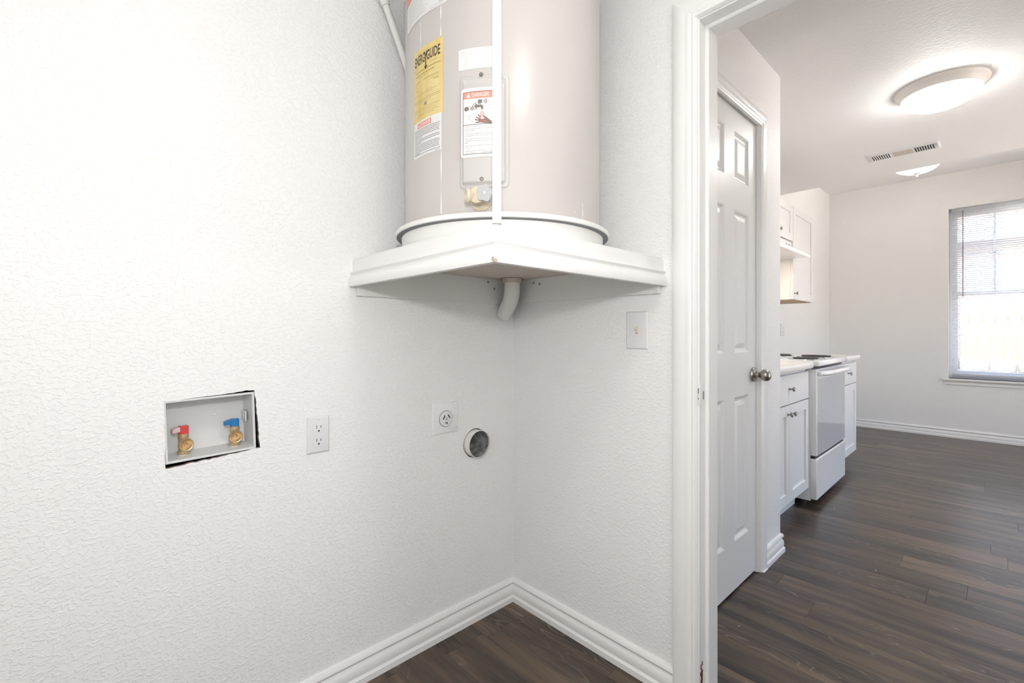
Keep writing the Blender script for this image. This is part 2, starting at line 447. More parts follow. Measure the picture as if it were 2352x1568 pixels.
# ---- laundry door frame
tr = sroot('trim_1', (.74, 0, 0), 'white painted casing and jamb of the kitchen doorway')
CP = [(0, 0), (.0, -.0145), (.004, -.0165), (.030, -.0165), (.036, -.0150), (.040, -.0155), (.050, -.0150), (.056, -.0120), (.060, -.0135), (.066, -.0125), (.070, -.0070), (.0715, 0)]
CX0 = .7055   # outer edge of casing; a runs toward the opening
head_z = DZ + (DX0 - CX0)
MB().prism(CP, (CX0, 0, 0), (1, 0, 0), (0, 1, 0), (0, 0, 1), 0, lambda a, b: head_z - a).build('side_casing', TRIM, tr, smooth=30)
MB().prism(CP, (CX0, 0, head_z), (0, 0, -1), (0, 1, 0), (1, 0, 0), lambda a, b: a, lambda a, b: (2 * DX1 + .15 - .15 - DX1 - CX0 + (DX0 - CX0)) - a).build('head_casing', TRIM, tr, smooth=30)
xo = DX1 + (DX0 - CX0)
MB().prism(CP, (xo, 0, 0), (-1, 0, 0), (0, 1, 0), (0, 0, 1), 0, lambda a, b: head_z - a).build('side_casing', TRIM, tr, smooth=30)
MB().box(DX0 - .018, DX0, 0, DT, 0, DZ + .018).build('side_jamb', TRIM, tr, bevel=.0012)
MB().box(DX1, DX1 + .018, 0, DT, 0, DZ + .018).build('side_jamb', TRIM, tr, bevel=.0012)
MB().box(DX0, DX1, 0, DT, DZ, DZ + .018).build('head_jamb', TRIM, tr, bevel=.0012)
SP = [(0, 0), (.0085, .004), (.0085, .062), (0, .062)]
MB().prism([(0, 0), (.006, .0), (.0088, .003), (.0088, .062), (0, .062)], (DX0, .040, 0), (1, 0, 0), (0, 1, 0), (0, 0, 1), 0, DZ).build('side_stop', TRIM, tr, smooth=30)
MB().prism([(0, 0), (.006, .0), (.0088, .003), (.0088, .062), (0, .062)], (DX1, .040, 0), (-1, 0, 0), (0, 1, 0), (0, 0, 1), 0, DZ).build('side_stop', TRIM, tr, smooth=30)
MB().prism([(0, 0), (.006, .0), (.0088, .003), (.0088, .062), (0, .062)], (DX0 + .0088, .040, DZ), (0, 0, -1), (0, 1, 0), (1, 0, 0), 0, DX1 - DX0 - .0176).build('head_stop', TRIM, tr, smooth=30)
# strike plate with its latch slot, lip bent over the jamb edge
sp = MB()
def rrect(x0, x1, y0, y1, r, n=5):
    out = []
    for (cx, cy, a0) in ((x1 - r, y0 + r, -90), (x1 - r, y1 - r, 0), (x0 + r, y1 - r, 90), (x0 + r, y0 + r, 180)):
        for i in range(n + 1):
            a = R(a0 + 90 * i / n); out.append((cx + r * math.cos(a), cy + r * math.sin(a)))
    return out
sp.poly(rrect(-.004, .031, .880, .938, .009), (DX0, 0, 0), (0, 1, 0), (0, 0, 1), (1, 0, 0), .0022)
strike = sp.build('strike_plate', TRIM, tr, bevel=.0007, label='painted-over strike plate')
MB().poly(rrect(.017, .026, .896, .921, .0042), (DX0 + .0021, 0, 0), (0, 1, 0), (0, 0, 1), (1, 0, 0), .0004).build('latch_slot', GREYINK, strike)
MB().poly(rrect(-.003, -.001, .915, .930, .0009), (DX0 - .0005, -.0008, 0), (1, 0, 0), (0, 0, 1), (0, -1, 0), .0006).build('gap', SLOT, strike)
MB().poly(rrect(-.003, -.001, .898, .903, .0009), (DX0 - .0005, -.0008, 0), (1, 0, 0), (0, 0, 1), (0, -1, 0), .0006).build('gap', SLOT, strike)
# rotten, rusty foot of the jamb
random.seed(11)
def blob(cx, cy, rx, ry, n=14, j=.35):
    return [(cx + rx * (1 + random.uniform(-j, j)) * math.cos(2 * PI * i / n), cy + ry * (1 + random.uniform(-j, j)) * math.sin(2 * PI * i / n)) for i in range(n)]
for (cy, cz, ry, rz) in ((.010, .124, .0030, .009), (.018, .131, .0028, .007), (.014, .104, .0090, .014), (.013, .078, .0080, .016), (.016, .045, .010, .02), (.012, .018, .008, .012)):
    MB().poly(blob(cy, cz, ry, rz), (DX0, 0, 0), (0, 1, 0), (0, 0, 1), (1, 0, 0), .0006).build('rot_patch', RUST, tr, label='brown rotten paint-stripped patch at the jamb foot')

# ---- closet door
dr = sroot('door_1', (.59, .655, 0), 'white six-panel closet door with round nickel knob')
DXF = .606; DZ0, DZ1 = .010, 2.030
rows = [(1.735, 1.940), (1.005, 1.610), (.212, .818)]
cols = [(.452, .604), (.709, .866)]
ys = [CY0 + .003] + [v for c in cols for v in c] + [CY1 - .003]
zs = [DZ0] + sorted(v for r_ in rows for v in r_) + [DZ1]
m = MB()
for i in range(5):
    for j in range(7):
        if i in (1, 3) and j in (1, 3, 5): continue
        m.box(DXF - .035, DXF, ys[i], ys[i + 1], zs[j], zs[j + 1])
for c in cols:
    for r_ in rows: m.box(DXF - .035, DXF - .012, c[0], c[1], r_[0], r_[1])
m.build('slab', DOORM, dr)
def panel_mesh(c, r_):
    # sloped sticking down to a groove, then a raised field
    rings = [(0, 0), (.006, -.003), (.012, -.0085), (.017, -.0095), (.020, -.0095), (.038, -.0035), (.040, -.003)]
    m = MB(); n = 4
    for (ins, h) in rings:
        m.v += [(DXF + h, c[0] + ins, r_[0] + ins), (DXF + h, c[1] - ins, r_[0] + ins), (DXF + h, c[1] - ins, r_[1] - ins), (DXF + h, c[0] + ins, r_[1] - ins)]
    for k in range(len(rings) - 1):
        for i in range(4): m.f.append((k * 4 + i, k * 4 + (i + 1) % 4, k * 4 + 4 + (i + 1) % 4, k * 4 + 4 + i))
    k = (len(rings) - 1) * 4; m.f.append((k, k + 1, k + 2, k + 3))
    return m
for c in cols:
    for r_ in rows: panel_mesh(c, r_).build('panel', DOORM, dr)
KY, KZ = .916, .902
MB().rev([(0, 0), (.033, 0), (.0335, .004), (.030, .010), (.020, .0125), (.0145, .0145)], (DXF, KY, KZ), (1, 0, 0), 36).build('rosette', NICKEL, dr, smooth=40)
MB().rev([(.0125, .012), (.0115, .024), (.0125, .030), (.0175, .0345), (.0235, .042), (.0262, .051), (.0255, .060), (.0215, .068), (.0135, .0735), (0, .0755)], (DXF, KY, KZ), (1, 0, 0), 40).build('knob', NICKEL, dr, smooth=60)
MB().box(DXF - .001, DXF + .0012, .938, .952, .872, .932).build('latch_plate', NICKEL, dr)
# casing of the closet door
tc = sroot('trim_2', (XC, .655, 0), 'white moulded casing of the closet door')
CP2 = [(0, 0), (0, .0150), (.004, .0165), (.018, .0165), (.024, .0145), (.030, .0150), (.040, .0140), (.046, .0110), (.050, .0120), (.056, .0100), (.058, 0)]
cz = CZ + .058 - .004
MB().prism(CP2, (XC, CY1 + .062, 0), (0, -1, 0), (1, 0, 0), (0, 0, 1), .0, lambda a, b: cz - a).build('side_casing', TRIM, tc, smooth=30)
MB().prism(CP2, (XC, CY0 - .062, 0), (0, 1, 0), (1, 0, 0), (0, 0, 1), .0, lambda a, b: cz - a).build('side_casing', TRIM, tc, smooth=30)
MB().prism(CP2, (XC, CY0 - .062, cz), (0, 0, -1), (1, 0, 0), (0, 1, 0), lambda a, b: a, lambda a, b: (CY1 - CY0 + .124) - a).build('head_casing', TRIM, tc, smooth=30)
MB().box(XC - .1, XC, CY1, CY1 + .018, 0, CZ + .018).build('side_jamb', TRIM, tc, bevel=.001)
MB().box(XC - .1, XC, CY0 - .018, CY0, 0, CZ + .018).build('side_jamb', TRIM, tc, bevel=.001)
MB().box(XC - .1, XC, CY0, CY1, CZ, CZ + .018).build('head_jamb', TRIM, tc, bevel=.001)
MB().poly([(-.035, .0), (-.01, .006), (.012, .022), (.02, .022), (.02, .070), (-.035, .070)], (XC, CY1 - .012, 0), (1, 0, 0), (0, 1, 0), (0, 0, 1), .004).build('floor_collar', TRIM, tc, bevel=.001)

# ---- window
wi = sroot('window_1', (1.6, YF + .1, WZ0), 'white double-hung window with a grid of panes in the upper sash')
FY = YF + .095
m = MB().box(WX0, WX0 + .030, FY, FY + .06, WZ0, WZ1).box(WX1 - .030, WX1, FY, FY + .06, WZ0, WZ1).box(WX0 + .030, WX1 - .030, FY, FY + .06, WZ0, WZ0 + .045).box(WX0 + .030, WX1 - .030, FY, FY + .06, WZ1 - .04, WZ1)
m.build('frame', VINYL, wi, bevel=.003)
ZM = 1.500
def sash(y0, z0, z1, t):
    m = MB(); a, b = WX0 + .030, WX1 - .030
    m.box(a, a + t, y0, y0 + .025, z0, z1).box(b - t, b, y0, y0 + .025, z0, z1).box(a + t, b - t, y0, y0 + .025, z0, z0 + t).box(a + t, b - t, y0, y0 + .025, z1 - t, z1)
    return m, (a + t, b - t, z0 + t, z1 - t)
m, g = sash(FY + .032, ZM - .02, WZ1 - .04, .032); up = m.build('upper_sash', VINYL, wi, bevel=.002)
nx, nz = 4, 2
for i in range(1, nx):
    x = g[0] + (g[1] - g[0]) * i / nx; MB().box(x - .009, x + .009, FY + .038, FY + .052, g[2], g[3]).build('muntin', VINYL, up)
for i in range(1, nz):
    z = g[2] + (g[3] - g[2]) * i / nz; MB().box(g[0], g[1], FY + .038, FY + .052, z - .009, z + .009).build('muntin', VINYL, up)
for i in range(nx):
    for j in range(nz):
        x0 = g[0] + (g[1] - g[0]) * i / nx + .009 * (i > 0); x1 = g[0] + (g[1] - g[0]) * (i + 1) / nx - .009 * (i < nx - 1)
        z0 = g[2] + (g[3] - g[2]) * j / nz + .009 * (j > 0); z1 = g[2] + (g[3] - g[2]) * (j + 1) / nz - .009 * (j < nz - 1)
        MB().add([(x0, FY + .045, z0), (x1, FY + .045, z0), (x1, FY + .045, z1), (x0, FY + .045, z1)], [(0, 1, 2, 3)]).build('pane', GLASS, up)
m, g = sash(FY + .004, WZ0 + .045, ZM + .02, .038); lo = m.build('lower_sash', VINYL, wi, bevel=.002)
MB().add([(g[0], FY + .016, g[2]), (g[1], FY + .016, g[2]), (g[1], FY + .016, g[3]), (g[0], FY + .016, g[3])], [(0, 1, 2, 3)]).build('pane', GLASS, lo)
# stool, apron, head trim
ts = sroot('trim_3', (1.6, YF, .55), 'white window sill board with apron')
m = MB().box(WX0 - .045, WX1 + .045, YF - .035, YF, WZ0 - .020, WZ0).box(WX0, WX1, YF, YF + .095, WZ0 - .004, WZ0)
m.build('sill', TRIM, ts, bevel=.004)
AP = [(0, 0), (.012, .004), (.012, .018), (.008, .026), (.010, .034), (.014, .040), (.014, .046), (0, .046)]
MB().prism(AP, (WX0 - .03, YF, WZ0 - .066), (0, -1, 0), (0, 0, 1), (1, 0, 0), 0, WX1 - WX0 + .06).build('apron', TRIM, ts, smooth=30)

# ================================================================== WATER HEATER CORNER
# ---- corner shelf
SA, SB = .696, .682        # reach along left wall (y) and right wall (x)
sh = thing('corner_shelf', 'white painted corner shelf with moulded edge, holding up the water heater', 'shelf', (.34, -.34, 1.23))
BT, BB = 1.318, 1.300
MB().box(.0005, SB - .017, -SA + .017, -.0005, BB, BT).build('shelf_board', SHELFM, sh)
MB().box(.020, SB - .019, -SA + .019, -.020, BB - .0015, BB - .0002).build('underside', UNDER, sh, label='bare brownish underside of the shelf')
# edge moulding (a: out from the edge, b: up)
EP = [(-.017, 0), (-.001, 0), (.001, .006), (.0012, .014), (-.001, .024), (-.0075, .030), (-.0105, .036), (-.007, .0405), (-.0045, .0425), (-.006, .0445), (-.0135, .047), (-.0135, .080), (-.017, .080)]
z0 = 1.232
MB().prism(EP, (0, -SA, z0), (0, -1, 0), (0, 0, 1), (1, 0, 0), .0005, lambda a, b: SB + a).build('edge_moulding', TRIM, sh, smooth=35)
MB().prism(EP, (SB, 0, z0), (1, 0, 0), (0, 0, 1), (0, -1, 0), .0005, lambda a, b: SA + a).build('edge_moulding', TRIM, sh, smooth=35)
MB().box(.0005, .019, -SA + .022, -.0005, 1.204, BB).build('wall_cleat', SHELFM, sh, bevel=.0015)
MB().box(.019, SB - .020, -.019, -.0005, 1.210, BB).build('wall_cleat', SHELFM, sh, bevel=.0015)
random.seed(5)
MB().poly(blob(0, 0, .004, .005, 10), (SB - .002, -SA - .0016, z0 + .005), (1, 0, 0), (0, 0, 1), (0, -1, 0), .0008).build('chipped_corner', TAN, sh, label='chipped paint showing tan wood')
MB().poly(blob(0, 0, .004, .004, 10), (SB + .0016, -SA + .002, z0 + .004), (0, -1, 0), (0, 0, 1), (1, 0, 0), .0008).build('chipped_corner', TAN, sh, label='chipped paint showing tan wood')
for (x, y, z, n) in ((.0195, -.150, 1.286, 0), (.0195, -.118, 1.262, 0), (.135, -.0195, 1.283, 1), (.168, -.0195, 1.276, 1)):
    if n == 0: MB().rev([(0, .0022), (.004, .0016), (.0048, 0)], (x - .0004, y, z), (1, 0, 0), 12).build('screw_head', GREYINK, sh, smooth=40)
    else: MB().rev([(0, .0022), (.004, .0016), (.0048, 0)], (x, y + .0004, z), (0, -1, 0), 12).build('screw_head', GREYINK, sh, smooth=40)

# ---- drain pan
TC = (.329, -.354)
pan = thing('drain_pan', 'round white metal drain pan with flared rim under the water heater', 'pan', (*TC, BT))
PR = .318
MB().rev([(0, 0), (.2955, 0), (.297, .003), (.3015, .0445), (.3000, .0455), (.2946, .006), (0, .004)], (*TC, BT), (0, 0, 1), 96).build('pan_body', PAN, pan, smooth=40)
MB().rev([(.3012, .0455), (PR - .002, .0472), (PR, .0490), (PR, .0590), (PR - .002, .0602), (PR - .004, .0590), (PR - .006, .0520), (.3002, .0500)], (*TC, BT), (0, 0, 1), 96, close=True).build('rim', PAN, pan, smooth=40)
MB().rev([(.3014, .0449), (PR - .0025, .0466)], (*TC, BT), (0, 0, 1), 96).build('rim_underside', PANDARK, pan, smooth=40, label='dark ring painting the shade under the rim')  # shade below the overhanging rim, put into the ring's colour

# ---- tank
TR = .291
Z0T = BT + .0052
wh = thing('water_heater', 'tall pale grey water heater tank with yellow and white labels', 'water heater', (*TC, Z0T))
def cpt(ang, z, off=0.0):
    a = R(ang); r = TR + off
    return (TC[0] + r * math.cos(a), TC[1] + r * math.sin(a), z)
MB().rev([(0, 0), (TR - .004, 0), (TR, .004), (TR, .895), (TR - .004, .902), (TR - .012, .906), (0, .915)], (*TC, Z0T), (0, 0, 1), 128).build('tank', TANK, wh, smooth=40)
MB().rev([(TR + .0002, .0), (TR + .0025, .002), (TR + .0025, .03), (TR + .0002, .032)], (*TC, Z0T), (0, 0, 1), 128).build('bottom_band', TANK, wh, smooth=40)
def patch(a0, a1, z0, z1, off, rc=0.0, n=24):
    """curved sticker: rounded rectangle wrapped on the tank"""
    m = MB(); s = R(1) * TR
    W, H = (a1 - a0) * s, z1 - z0
    rc = max(rc, 1e-5)
    for t in (0, 1):
        o = off if t else off - .0003
        for i in range(n + 1):
            u = W * i / n; d = min(u, W - u)
            ins = rc - math.sqrt(max(0, rc * rc - (rc - d) ** 2)) if d < rc else 0
            m.v += [cpt(a0 + u / s, z0 + ins, o), cpt(a0 + u / s, z1 - ins, o)]
    k = 2 * (n + 1)
    for i in range(n):
        m.f += [(2 * i, 2 * i + 2, 2 * i + 3, 2 * i + 1), (k + 2 * i, k + 2 * i + 1, k + 2 * i + 3, k + 2 * i + 2),
                (2 * i, k + 2 * i, k + 2 * i + 2, 2 * i + 2), (2 * i + 1, 2 * i + 3, k + 2 * i + 3, k + 2 * i + 1)]
    m.f += [(0, 1, k + 1, k), (2 * n, k + 2 * n, k + 2 * n + 1, 2 * n + 1)]
    return m
class Deco:
    """flat print wrapped on the tank: u to the right in metres from a0, v up from z0"""
    def __init__(s, a0, z0, off): s.a0, s.z0, s.off, s.m = a0, z0, off, MB()
    def p(s, u, v): return cpt(s.a0 + u / (R(1) * TR), s.z0 + v, s.off)
    def rect(s, u0, u1, v0, v1):
        n = max(1, int((u1 - u0) / .012)); k = len(s.m.v)
        for i in range(n + 1):
            u = u0 + (u1 - u0) * i / n; s.m.v += [s.p(u, v0), s.p(u, v1)]
        s.m.f += [(k + 2 * i, k + 2 * i + 2, k + 2 * i + 3, k + 2 * i + 1) for i in range(n)]
    def shape(s, pts):
        t = tessellate_polygon([[Vector((a, b, 0)) for a, b in pts]])
        s.m.add([s.p(a, b) for a, b in pts], [tuple(q) for q in t])
    def ell(s, u, v, ru, rv, n=18): s.shape([(u + ru * math.cos(2 * PI * i / n), v + rv * math.sin(2 * PI * i / n)) for i in range(n)])
    def ring(s, u, v, ru, rv, t, n=22):
        k = len(s.m.v)
        for i in range(n):
            a = 2 * PI * i / n
            s.m.v += [s.p(u + ru * math.cos(a), v + rv * math.sin(a)), s.p(u + (ru - t) * math.cos(a), v + (rv - t) * math.sin(a))]
        s.m.f += [(k + 2 * i, k + 2 * ((i + 1) % n), k + 2 * ((i + 1) % n) + 1, k + 2 * i + 1) for i in range(n)]
    def line(s, pts, t):
        for (a, b), (c, d) in zip(pts, pts[1:]):
            L = math.hypot(c - a, d - b); nx, ny = -(d - b) / L * t / 2, (c - a) / L * t / 2
            s.shape([(a + nx, b + ny), (a - nx, b - ny), (c - nx, d - ny), (c + nx, d + ny)])
    def text(s, body, u, v, h, w=None, bold=0.0, maxw=None):
        """text with cap height h, left at u, baseline v; stretched to width w"""
        T = text_mesh(body, bold)
        if not T: return
        vs, fs, x0, x1, cap = T
        sy = h / cap; sx = w / (x1 - x0) if w else sy
        if maxw and (x1 - x0) * sx > maxw: sx = maxw / (x1 - x0)
        s.m.add([s.p(u + (a - x0) * sx, v + b * sy) for a, b in vs], fs)
    def dashes(s, u0, u1, v, h, rnd):
        u = u0
        while u < u1 - .001:
            L = min(rnd.uniform(.0015, .0065), u1 - u); s.rect(u, u + L, v, v + h); u += L + .0011
    def build(s, name, m, parent, label=None):
        o = s.m.build(name, m, parent, label=label)
        if name in ('small_print', 'warning_text', 'table_lettering'): o['kind'] = 'stuff'
        return o
_tcache = {}
def text_mesh(body, bold):
    key = (body, bold)
    if key in _tcache: return _tcache[key]
    c = bpy.data.curves.new('t', 'FONT'); c.body = body; c.size = 1.0; c.resolution_u = 2; c.offset = bold
    o = bpy.data.objects.new('t', c); COL.objects.link(o)
    bpy.context.view_layer.update()
    me = bpy.data.meshes.new_from_object(o.evaluated_get(bpy.context.evaluated_depsgraph_get()))
    vs = [(v.co.x, v.co.y) for v in me.vertices]; fs = [tuple(p.vertices) for p in me.polygons]
    bpy.data.objects.remove(o, do_unlink=True); bpy.data.meshes.remove(me); bpy.data.curves.remove(c)
    xs = [a for a, b in vs]
    _tcache[key] = (vs, fs, min(xs), max(xs), .69) if vs else None
    return _tcache[key]
S = R(1) * TR   # metres per degree
rnd = random.Random(4)

# yellow energy label
A0, A1, EZ0, EZ1 = -96.8, -73.0, 1.646, 1.836
W = (A1 - A0) * S; H = EZ1 - EZ0
eg = patch(A0, A1, EZ0, EZ1, .0007).build('energy_label', YELLOW, wh, smooth=40, label='yellow energy rating label')
d = Deco(A0, EZ0, .0009)
names = 'ENERG'; x = .007
d.text('ENERG', .007, H - .041, .0245, .047, .022)
d.text('GUIDE', .062, H - .041, .0245, .049, .022)
# the Y whose tail is a down arrow
ux = .0582; d.line([(ux - .0055, H - .0165), (ux, H - .030)], .0042); d.line([(ux + .0055, H - .0165), (ux, H - .030)], .0042)
d.line([(ux, H - .029), (ux, H - .055)], .0042)
d.shape([(ux, H - .064), (ux - .0075, H - .0535), (ux - .002, H - .0545), (ux + .002, H - .0545), (ux + .0075, H - .0535)])
d.build('brand_lettering', INK, eg, label='heavy black lettering with an arrow')
d = Deco(A0, EZ0, .00085)
d.rect(.006, .070, H - .0125, H - .0119)
for v, u0, u1, hh in ((H - .046, .008, .030, .0011), (H - .051, .006, .026, .0011), (H - .055, .006, .022, .0010), (H - .050, .075, .100, .0015),
                      (H - .062, .014, .112, .0030), (H - .071, .012, .090, .0030), (H - .077, .03, .06, .0012), (H - .087, .006, .034, .0013), (H - .093, .006, .028, .0013), (H - .099, .006, .022, .0013),
                      (H - .088, .05, .108, .0018), (H - .0935, .075, .108, .0013), (H - .099, .088, .108, .0024), (H - .108, .008, .022, .0024),
                      (H - .121, .006, .100, .0011), (H - .125, .006, .085, .0011), (H - .136, .006, .112, .0014), (H - .1405, .006, .112, .0014),
                      (H - .145, .012, .08, .0012), (H - .159, .006, .110, .0012), (H - .163, .006, .104, .0012), (H - .168, .006, .098, .0012), (H - .174, .02, .108, .0012), (H - .179, .006, .09, .0012)):
    d.dashes(u0, min(u1, W - .005), v, hh, rnd)
for v in (H - .0745, H - .0845, H - .117, H - .1305, H - .1515): d.rect(.006, W - .007, v, v + .00035)
for (u, v) in ((.034, H - .150),): d.rect(u, u + .0003, EZ1 - EZ1 + .012, v + .05)
d.build('small_print', OCHREINK, eg, label='faded small print')
d = Deco(A0, EZ0, .0009); d.rect(.052, .0545, H - .155, H - .147); d.rect(.0555, .058, H - .155, H - .147); d.rect(.059, .0615, H - .155, H - .147); d.build('figures', BROWNINK, eg)

# white danger notice below it
A0, A1, LZ0, LZ1 = -96.6, -74.0, 1.552, 1.646
W = (A1 - A0) * S; H = LZ1 - LZ0
lb = patch(A0, A1, LZ0, LZ1, .0006).build('danger_notice', PAPER, wh, smooth=40, label='white notice headed DANGER in a red box')
d = Deco(A0, LZ0, .0008); d.rect(.020, .078, H - .0175, H - .0045); d.build('red_box', SALMON, lb)
d = Deco(A0, LZ0, .00095); d.text('DANGER', .0345, H - .0148, .0080, .041, .015); d.shape([(.0225, H - .015), (.0325, H - .015), (.0275, H - .0065)]); d.build('heading', PAPER, lb)
d = Deco(A0, LZ0, .00095); d.text('!', .0267, H - .0143, .0055, .0014); d.rect(.020, .0206, H - .0175, H - .0045); d.rect(.0774, .078, H - .0175, H - .0045); d.rect(.020, .078, H - .0051, H - .0045); d.rect(.020, .078, H - .0175, H - .0169); d.build('red_rule', REDINK, lb)
d = Deco(A0, LZ0, .0008)
v = H - .0235
for i, u1 in enumerate((.110, .109, .108, .108, .108, .042, .108, .108, .040, .108, .108, .108, .107, .107, .030)):
    d.dashes(.006, min(u1, W - .004), v, .0021, rnd); v -= .0043 if i not in (5, 8) else .0052
d.dashes(.006, W - .004, .0062, .0021, rnd); d.dashes(W - .024, W - .006, .0025, .0012, rnd)
d.build('small_print', GREYINK, lb)

# table of scald times
A0, A1, LZ0, LZ1 = -64.1, -44.0, 1.735, 1.7865
W = (A1 - A0) * S; H = LZ1 - LZ0
lb = patch(A0, A1, LZ0, LZ1, .0006, .002).build('scald_table_label', PAPER, wh, smooth=40, label='white table of scald times')
d = Deco(A0, LZ0, .0008); hh = .0021
d.text('TEMPERATURE SETTING', .003, H - .0095, hh, .034); d.text('OF THERMOSTAT DIAL', .003, H - .0140, hh, .036)
d.text('TIME TO PRODUCE A', .056, H - .0070, hh, .038); d.text('SERIOUS BURN', .056, H - .0115, hh, .034)
d.rect(.003, W - .003, H - .0178, H - .0175)
for i, (a, b) in enumerate((('160 F', 'ABOUT 1/2 SECOND'), ('150 F', 'ABOUT 1 1/2 SECONDS'), ('140 F', 'LESS THAN 5 SECONDS'), ('130 F', 'ABOUT 30 SECONDS'), ('120 F', 'MORE THAN 5 MINUTES'))):
    d.text(a, .016, H - .0225 - i * .0053, hh, .009); d.text(b, .056, H - .0225 - i * .0053, hh, maxw=.041)
d.text('SEE OTHER SIDE', .062, H - .0475, .0018, .03)
d.build('table_lettering', PALEINK, lb)

# top label and a red-brown one above it
A0, A1, LZ0 = -107.5, -70.5, 1.9165
lb = patch(A0, A1, LZ0, 1.992, .0006, .004).build('rating_label', PAPER, wh, smooth=40, label='white rating label near the top')
d = Deco(A0, LZ0, .0008); W = (A1 - A0) * S
for i in range(12): d.dashes(.012, .10 + .02 * rnd.random(), .008 + i * .0052, .0014, rnd)
for i in range(4): d.dashes(.128, W - .01, .0035 + i * .0045 + (.016 if i > 1 else 0), .0012, rnd)
d.build('small_print', PALEINK, lb)
d = Deco(A0, LZ0, .0008); d.ring(W - .020, .016, .0075, .0075, .0011); d.build('round_mark', GREYINK, lb)
patch(-109, -84, 1.995, 2.07, .0006).build('red_label', SALMON, wh, smooth=40)

# access panel with rolled edge
A0, A1, PZ0, PZ1 = -63.5, -38.9, 1.441, 1.719
def panel_grid():
    m = MB(); nu, nv = 56, 90; W = (A1 - A0) * S; H = PZ1 - PZ0
    def rd(u, v, ins, r):   # distance inside a rounded rectangle
        qx = abs(u - W / 2) - (W / 2 - ins - r); qy = abs(v - H / 2) - (H / 2 - ins - r)
        return -(math.hypot(max(qx, 0), max(qy, 0)) + min(max(qx, qy), 0) - r)
    def sm(t): t = min(1, max(0, t)); return t * t * (3 - 2 * t)
    for j in range(nv + 1):
        for i in range(nu + 1):
            # grid squeezed towards a rounded outline
            u, v = W * i / nu, H * j / nv
            r = .012; cx = min(max(u, r), W - r); cy = min(max(v, r), H - r)
            dx, dy = u - cx, v - cy
            if dx and dy:
                q = max(abs(dx), abs(dy)) / math.hypot(dx, dy); u, v = cx + dx * q, cy + dy * q
            e = rd(u, v, 0, .012); h = .0035 * sm(e / .003) + .0085 * sm((rd(u, v, .008, .010)) / .007)
            # pressed-in recesses for the screws at both ends
            if v > H - .034: h -= .0045 * sm((v - (H - .034)) / .01) * sm(rd(u, v, .012, .01) / .004)
            m.v.append(cpt(A0 + u / S, PZ0 + v, h))
    for j in range(nv):
        for i in range(nu):
            k = j * (nu + 1) + i; m.f.append((k, k + 1, k + nu + 2, k + nu + 1))
    return m
ap = panel_grid().build('access_panel', PANELM, wh, smooth=50)
def radial(ang): a = R(ang); return Vector((math.cos(a), math.sin(a), 0))
for (ang, z, o) in ((-52.3, 1.7165, .0065), (-51.8, 1.461, .0118)):
    MB().rev([(0, .0022), (.0042, .0016), (.0052, 0)], cpt(ang, z, o), radial(ang), 16).build('screw', PEWTER, ap, smooth=40)
MB().box(-.001, .001, -.001, .001, -.001, .001)
# danger label on the panel
A0, A1, LZ0, LZ1 = -61.6, -43.2, 1.514, 1.6815
W = (A1 - A0) * S; H = LZ1 - LZ0; PO = .0128
lb = patch(A0, A1, LZ0, LZ1, PO, .004).build('scald_danger_label', PAPER, ap, smooth=40, label='white scald warning label with a red DANGER band and a tap pictogram')
def on(u, v): pass
B0, B1 = .0045, W - .0045       # frame
d = Deco(A0, LZ0, PO + .0002); d.rect(B0, B1, H - .0255, H - .0085); dl = d.build('red_band', SALMON, lb)
FS = (B1 - B0)
d = Deco(A0, LZ0, PO + .0004)
d.text('DANGER', .0265, H - .0214, .0090, .0415, .012); d.shape([(.0125, H - .0225), (.0235, H - .0225), (.018, H - .0105)])
d.build('heading', PAPER, lb, 'DANGER')
d = Deco(A0, LZ0, PO + .0005); d.text('!', .0172, H - .0213, .007, .0016); d.build('exclamation_mark', SALMON, lb)
d = Deco(A0, LZ0, PO + .0003); t = .0011
d.rect(B0, B0 + t, .0075, H - .0085); d.rect(B1 - t, B1, .0075, H - .0085); d.rect(B0, B1, H - .0095, H - .0085); d.rect(B0, B1, .0075, .0075 + t)
PY = H - .0890
d.rect(B0, B1, PY, PY + t); d.build('frame_rule', INK, lb)
d = Deco(A0, LZ0, PO + .00025)
d.line([(B0 + .001, PY + .021), (.040, PY + .038)], .0005); d.line([(.053, PY + .043), (.066, PY + .047), (.073, PY + .043)], .0005); d.line([(.0655, PY + .047), (.0655, PY + .062)], .0005)
d.line([(.040, PY + .030), (.0195, PY + .021), (.0185, PY + .0185), (.0195, PY + .0155), (.033, PY + .003)], .0006)
d.line([(.055, PY + .036), (.066, PY + .040), (.073, PY + .037)], .0005)
d.build('tub_outline', GREYINK, lb)
d = Deco(A0, LZ0, PO + .0003)
for (u, v) in ((.0125, PY + .0395), (.045, PY + .0545)):      # two tap handles
    d.ell(u, v, .0048, .0055); d.rect(u, u + .0062, v - .0035, v + .0050)
    d.line([(u + .0085, v + .0006), (u + .0125, v + .0006)], .0012); d.line([(u + .0092, v + .0045), (u + .0110, v + .0025)], .0014); d.line([(u + .0092, v - .0035), (u + .0110, v - .0015)], .0014)
    d.line([(u + .0125, v + .0006), (u + .0148, v + .0055), (u + .0172, v + .0006), (u + .0148, v - .0045), (u + .0125, v + .0006)], .0016)
d.ring(.0345, PY + .0445, .0060, .0078, .0014)
d.ell(.0360, PY + .0445, .0035, .0045); d.rect(.0365, .0480, PY + .0410, PY + .0475)
d.shape([(.0480, PY + .0475), (.0515, PY + .0462), (.0535, PY + .0435), (.0540, PY + .0360), (.0480, PY + .0360), (.0480, PY + .0410)])
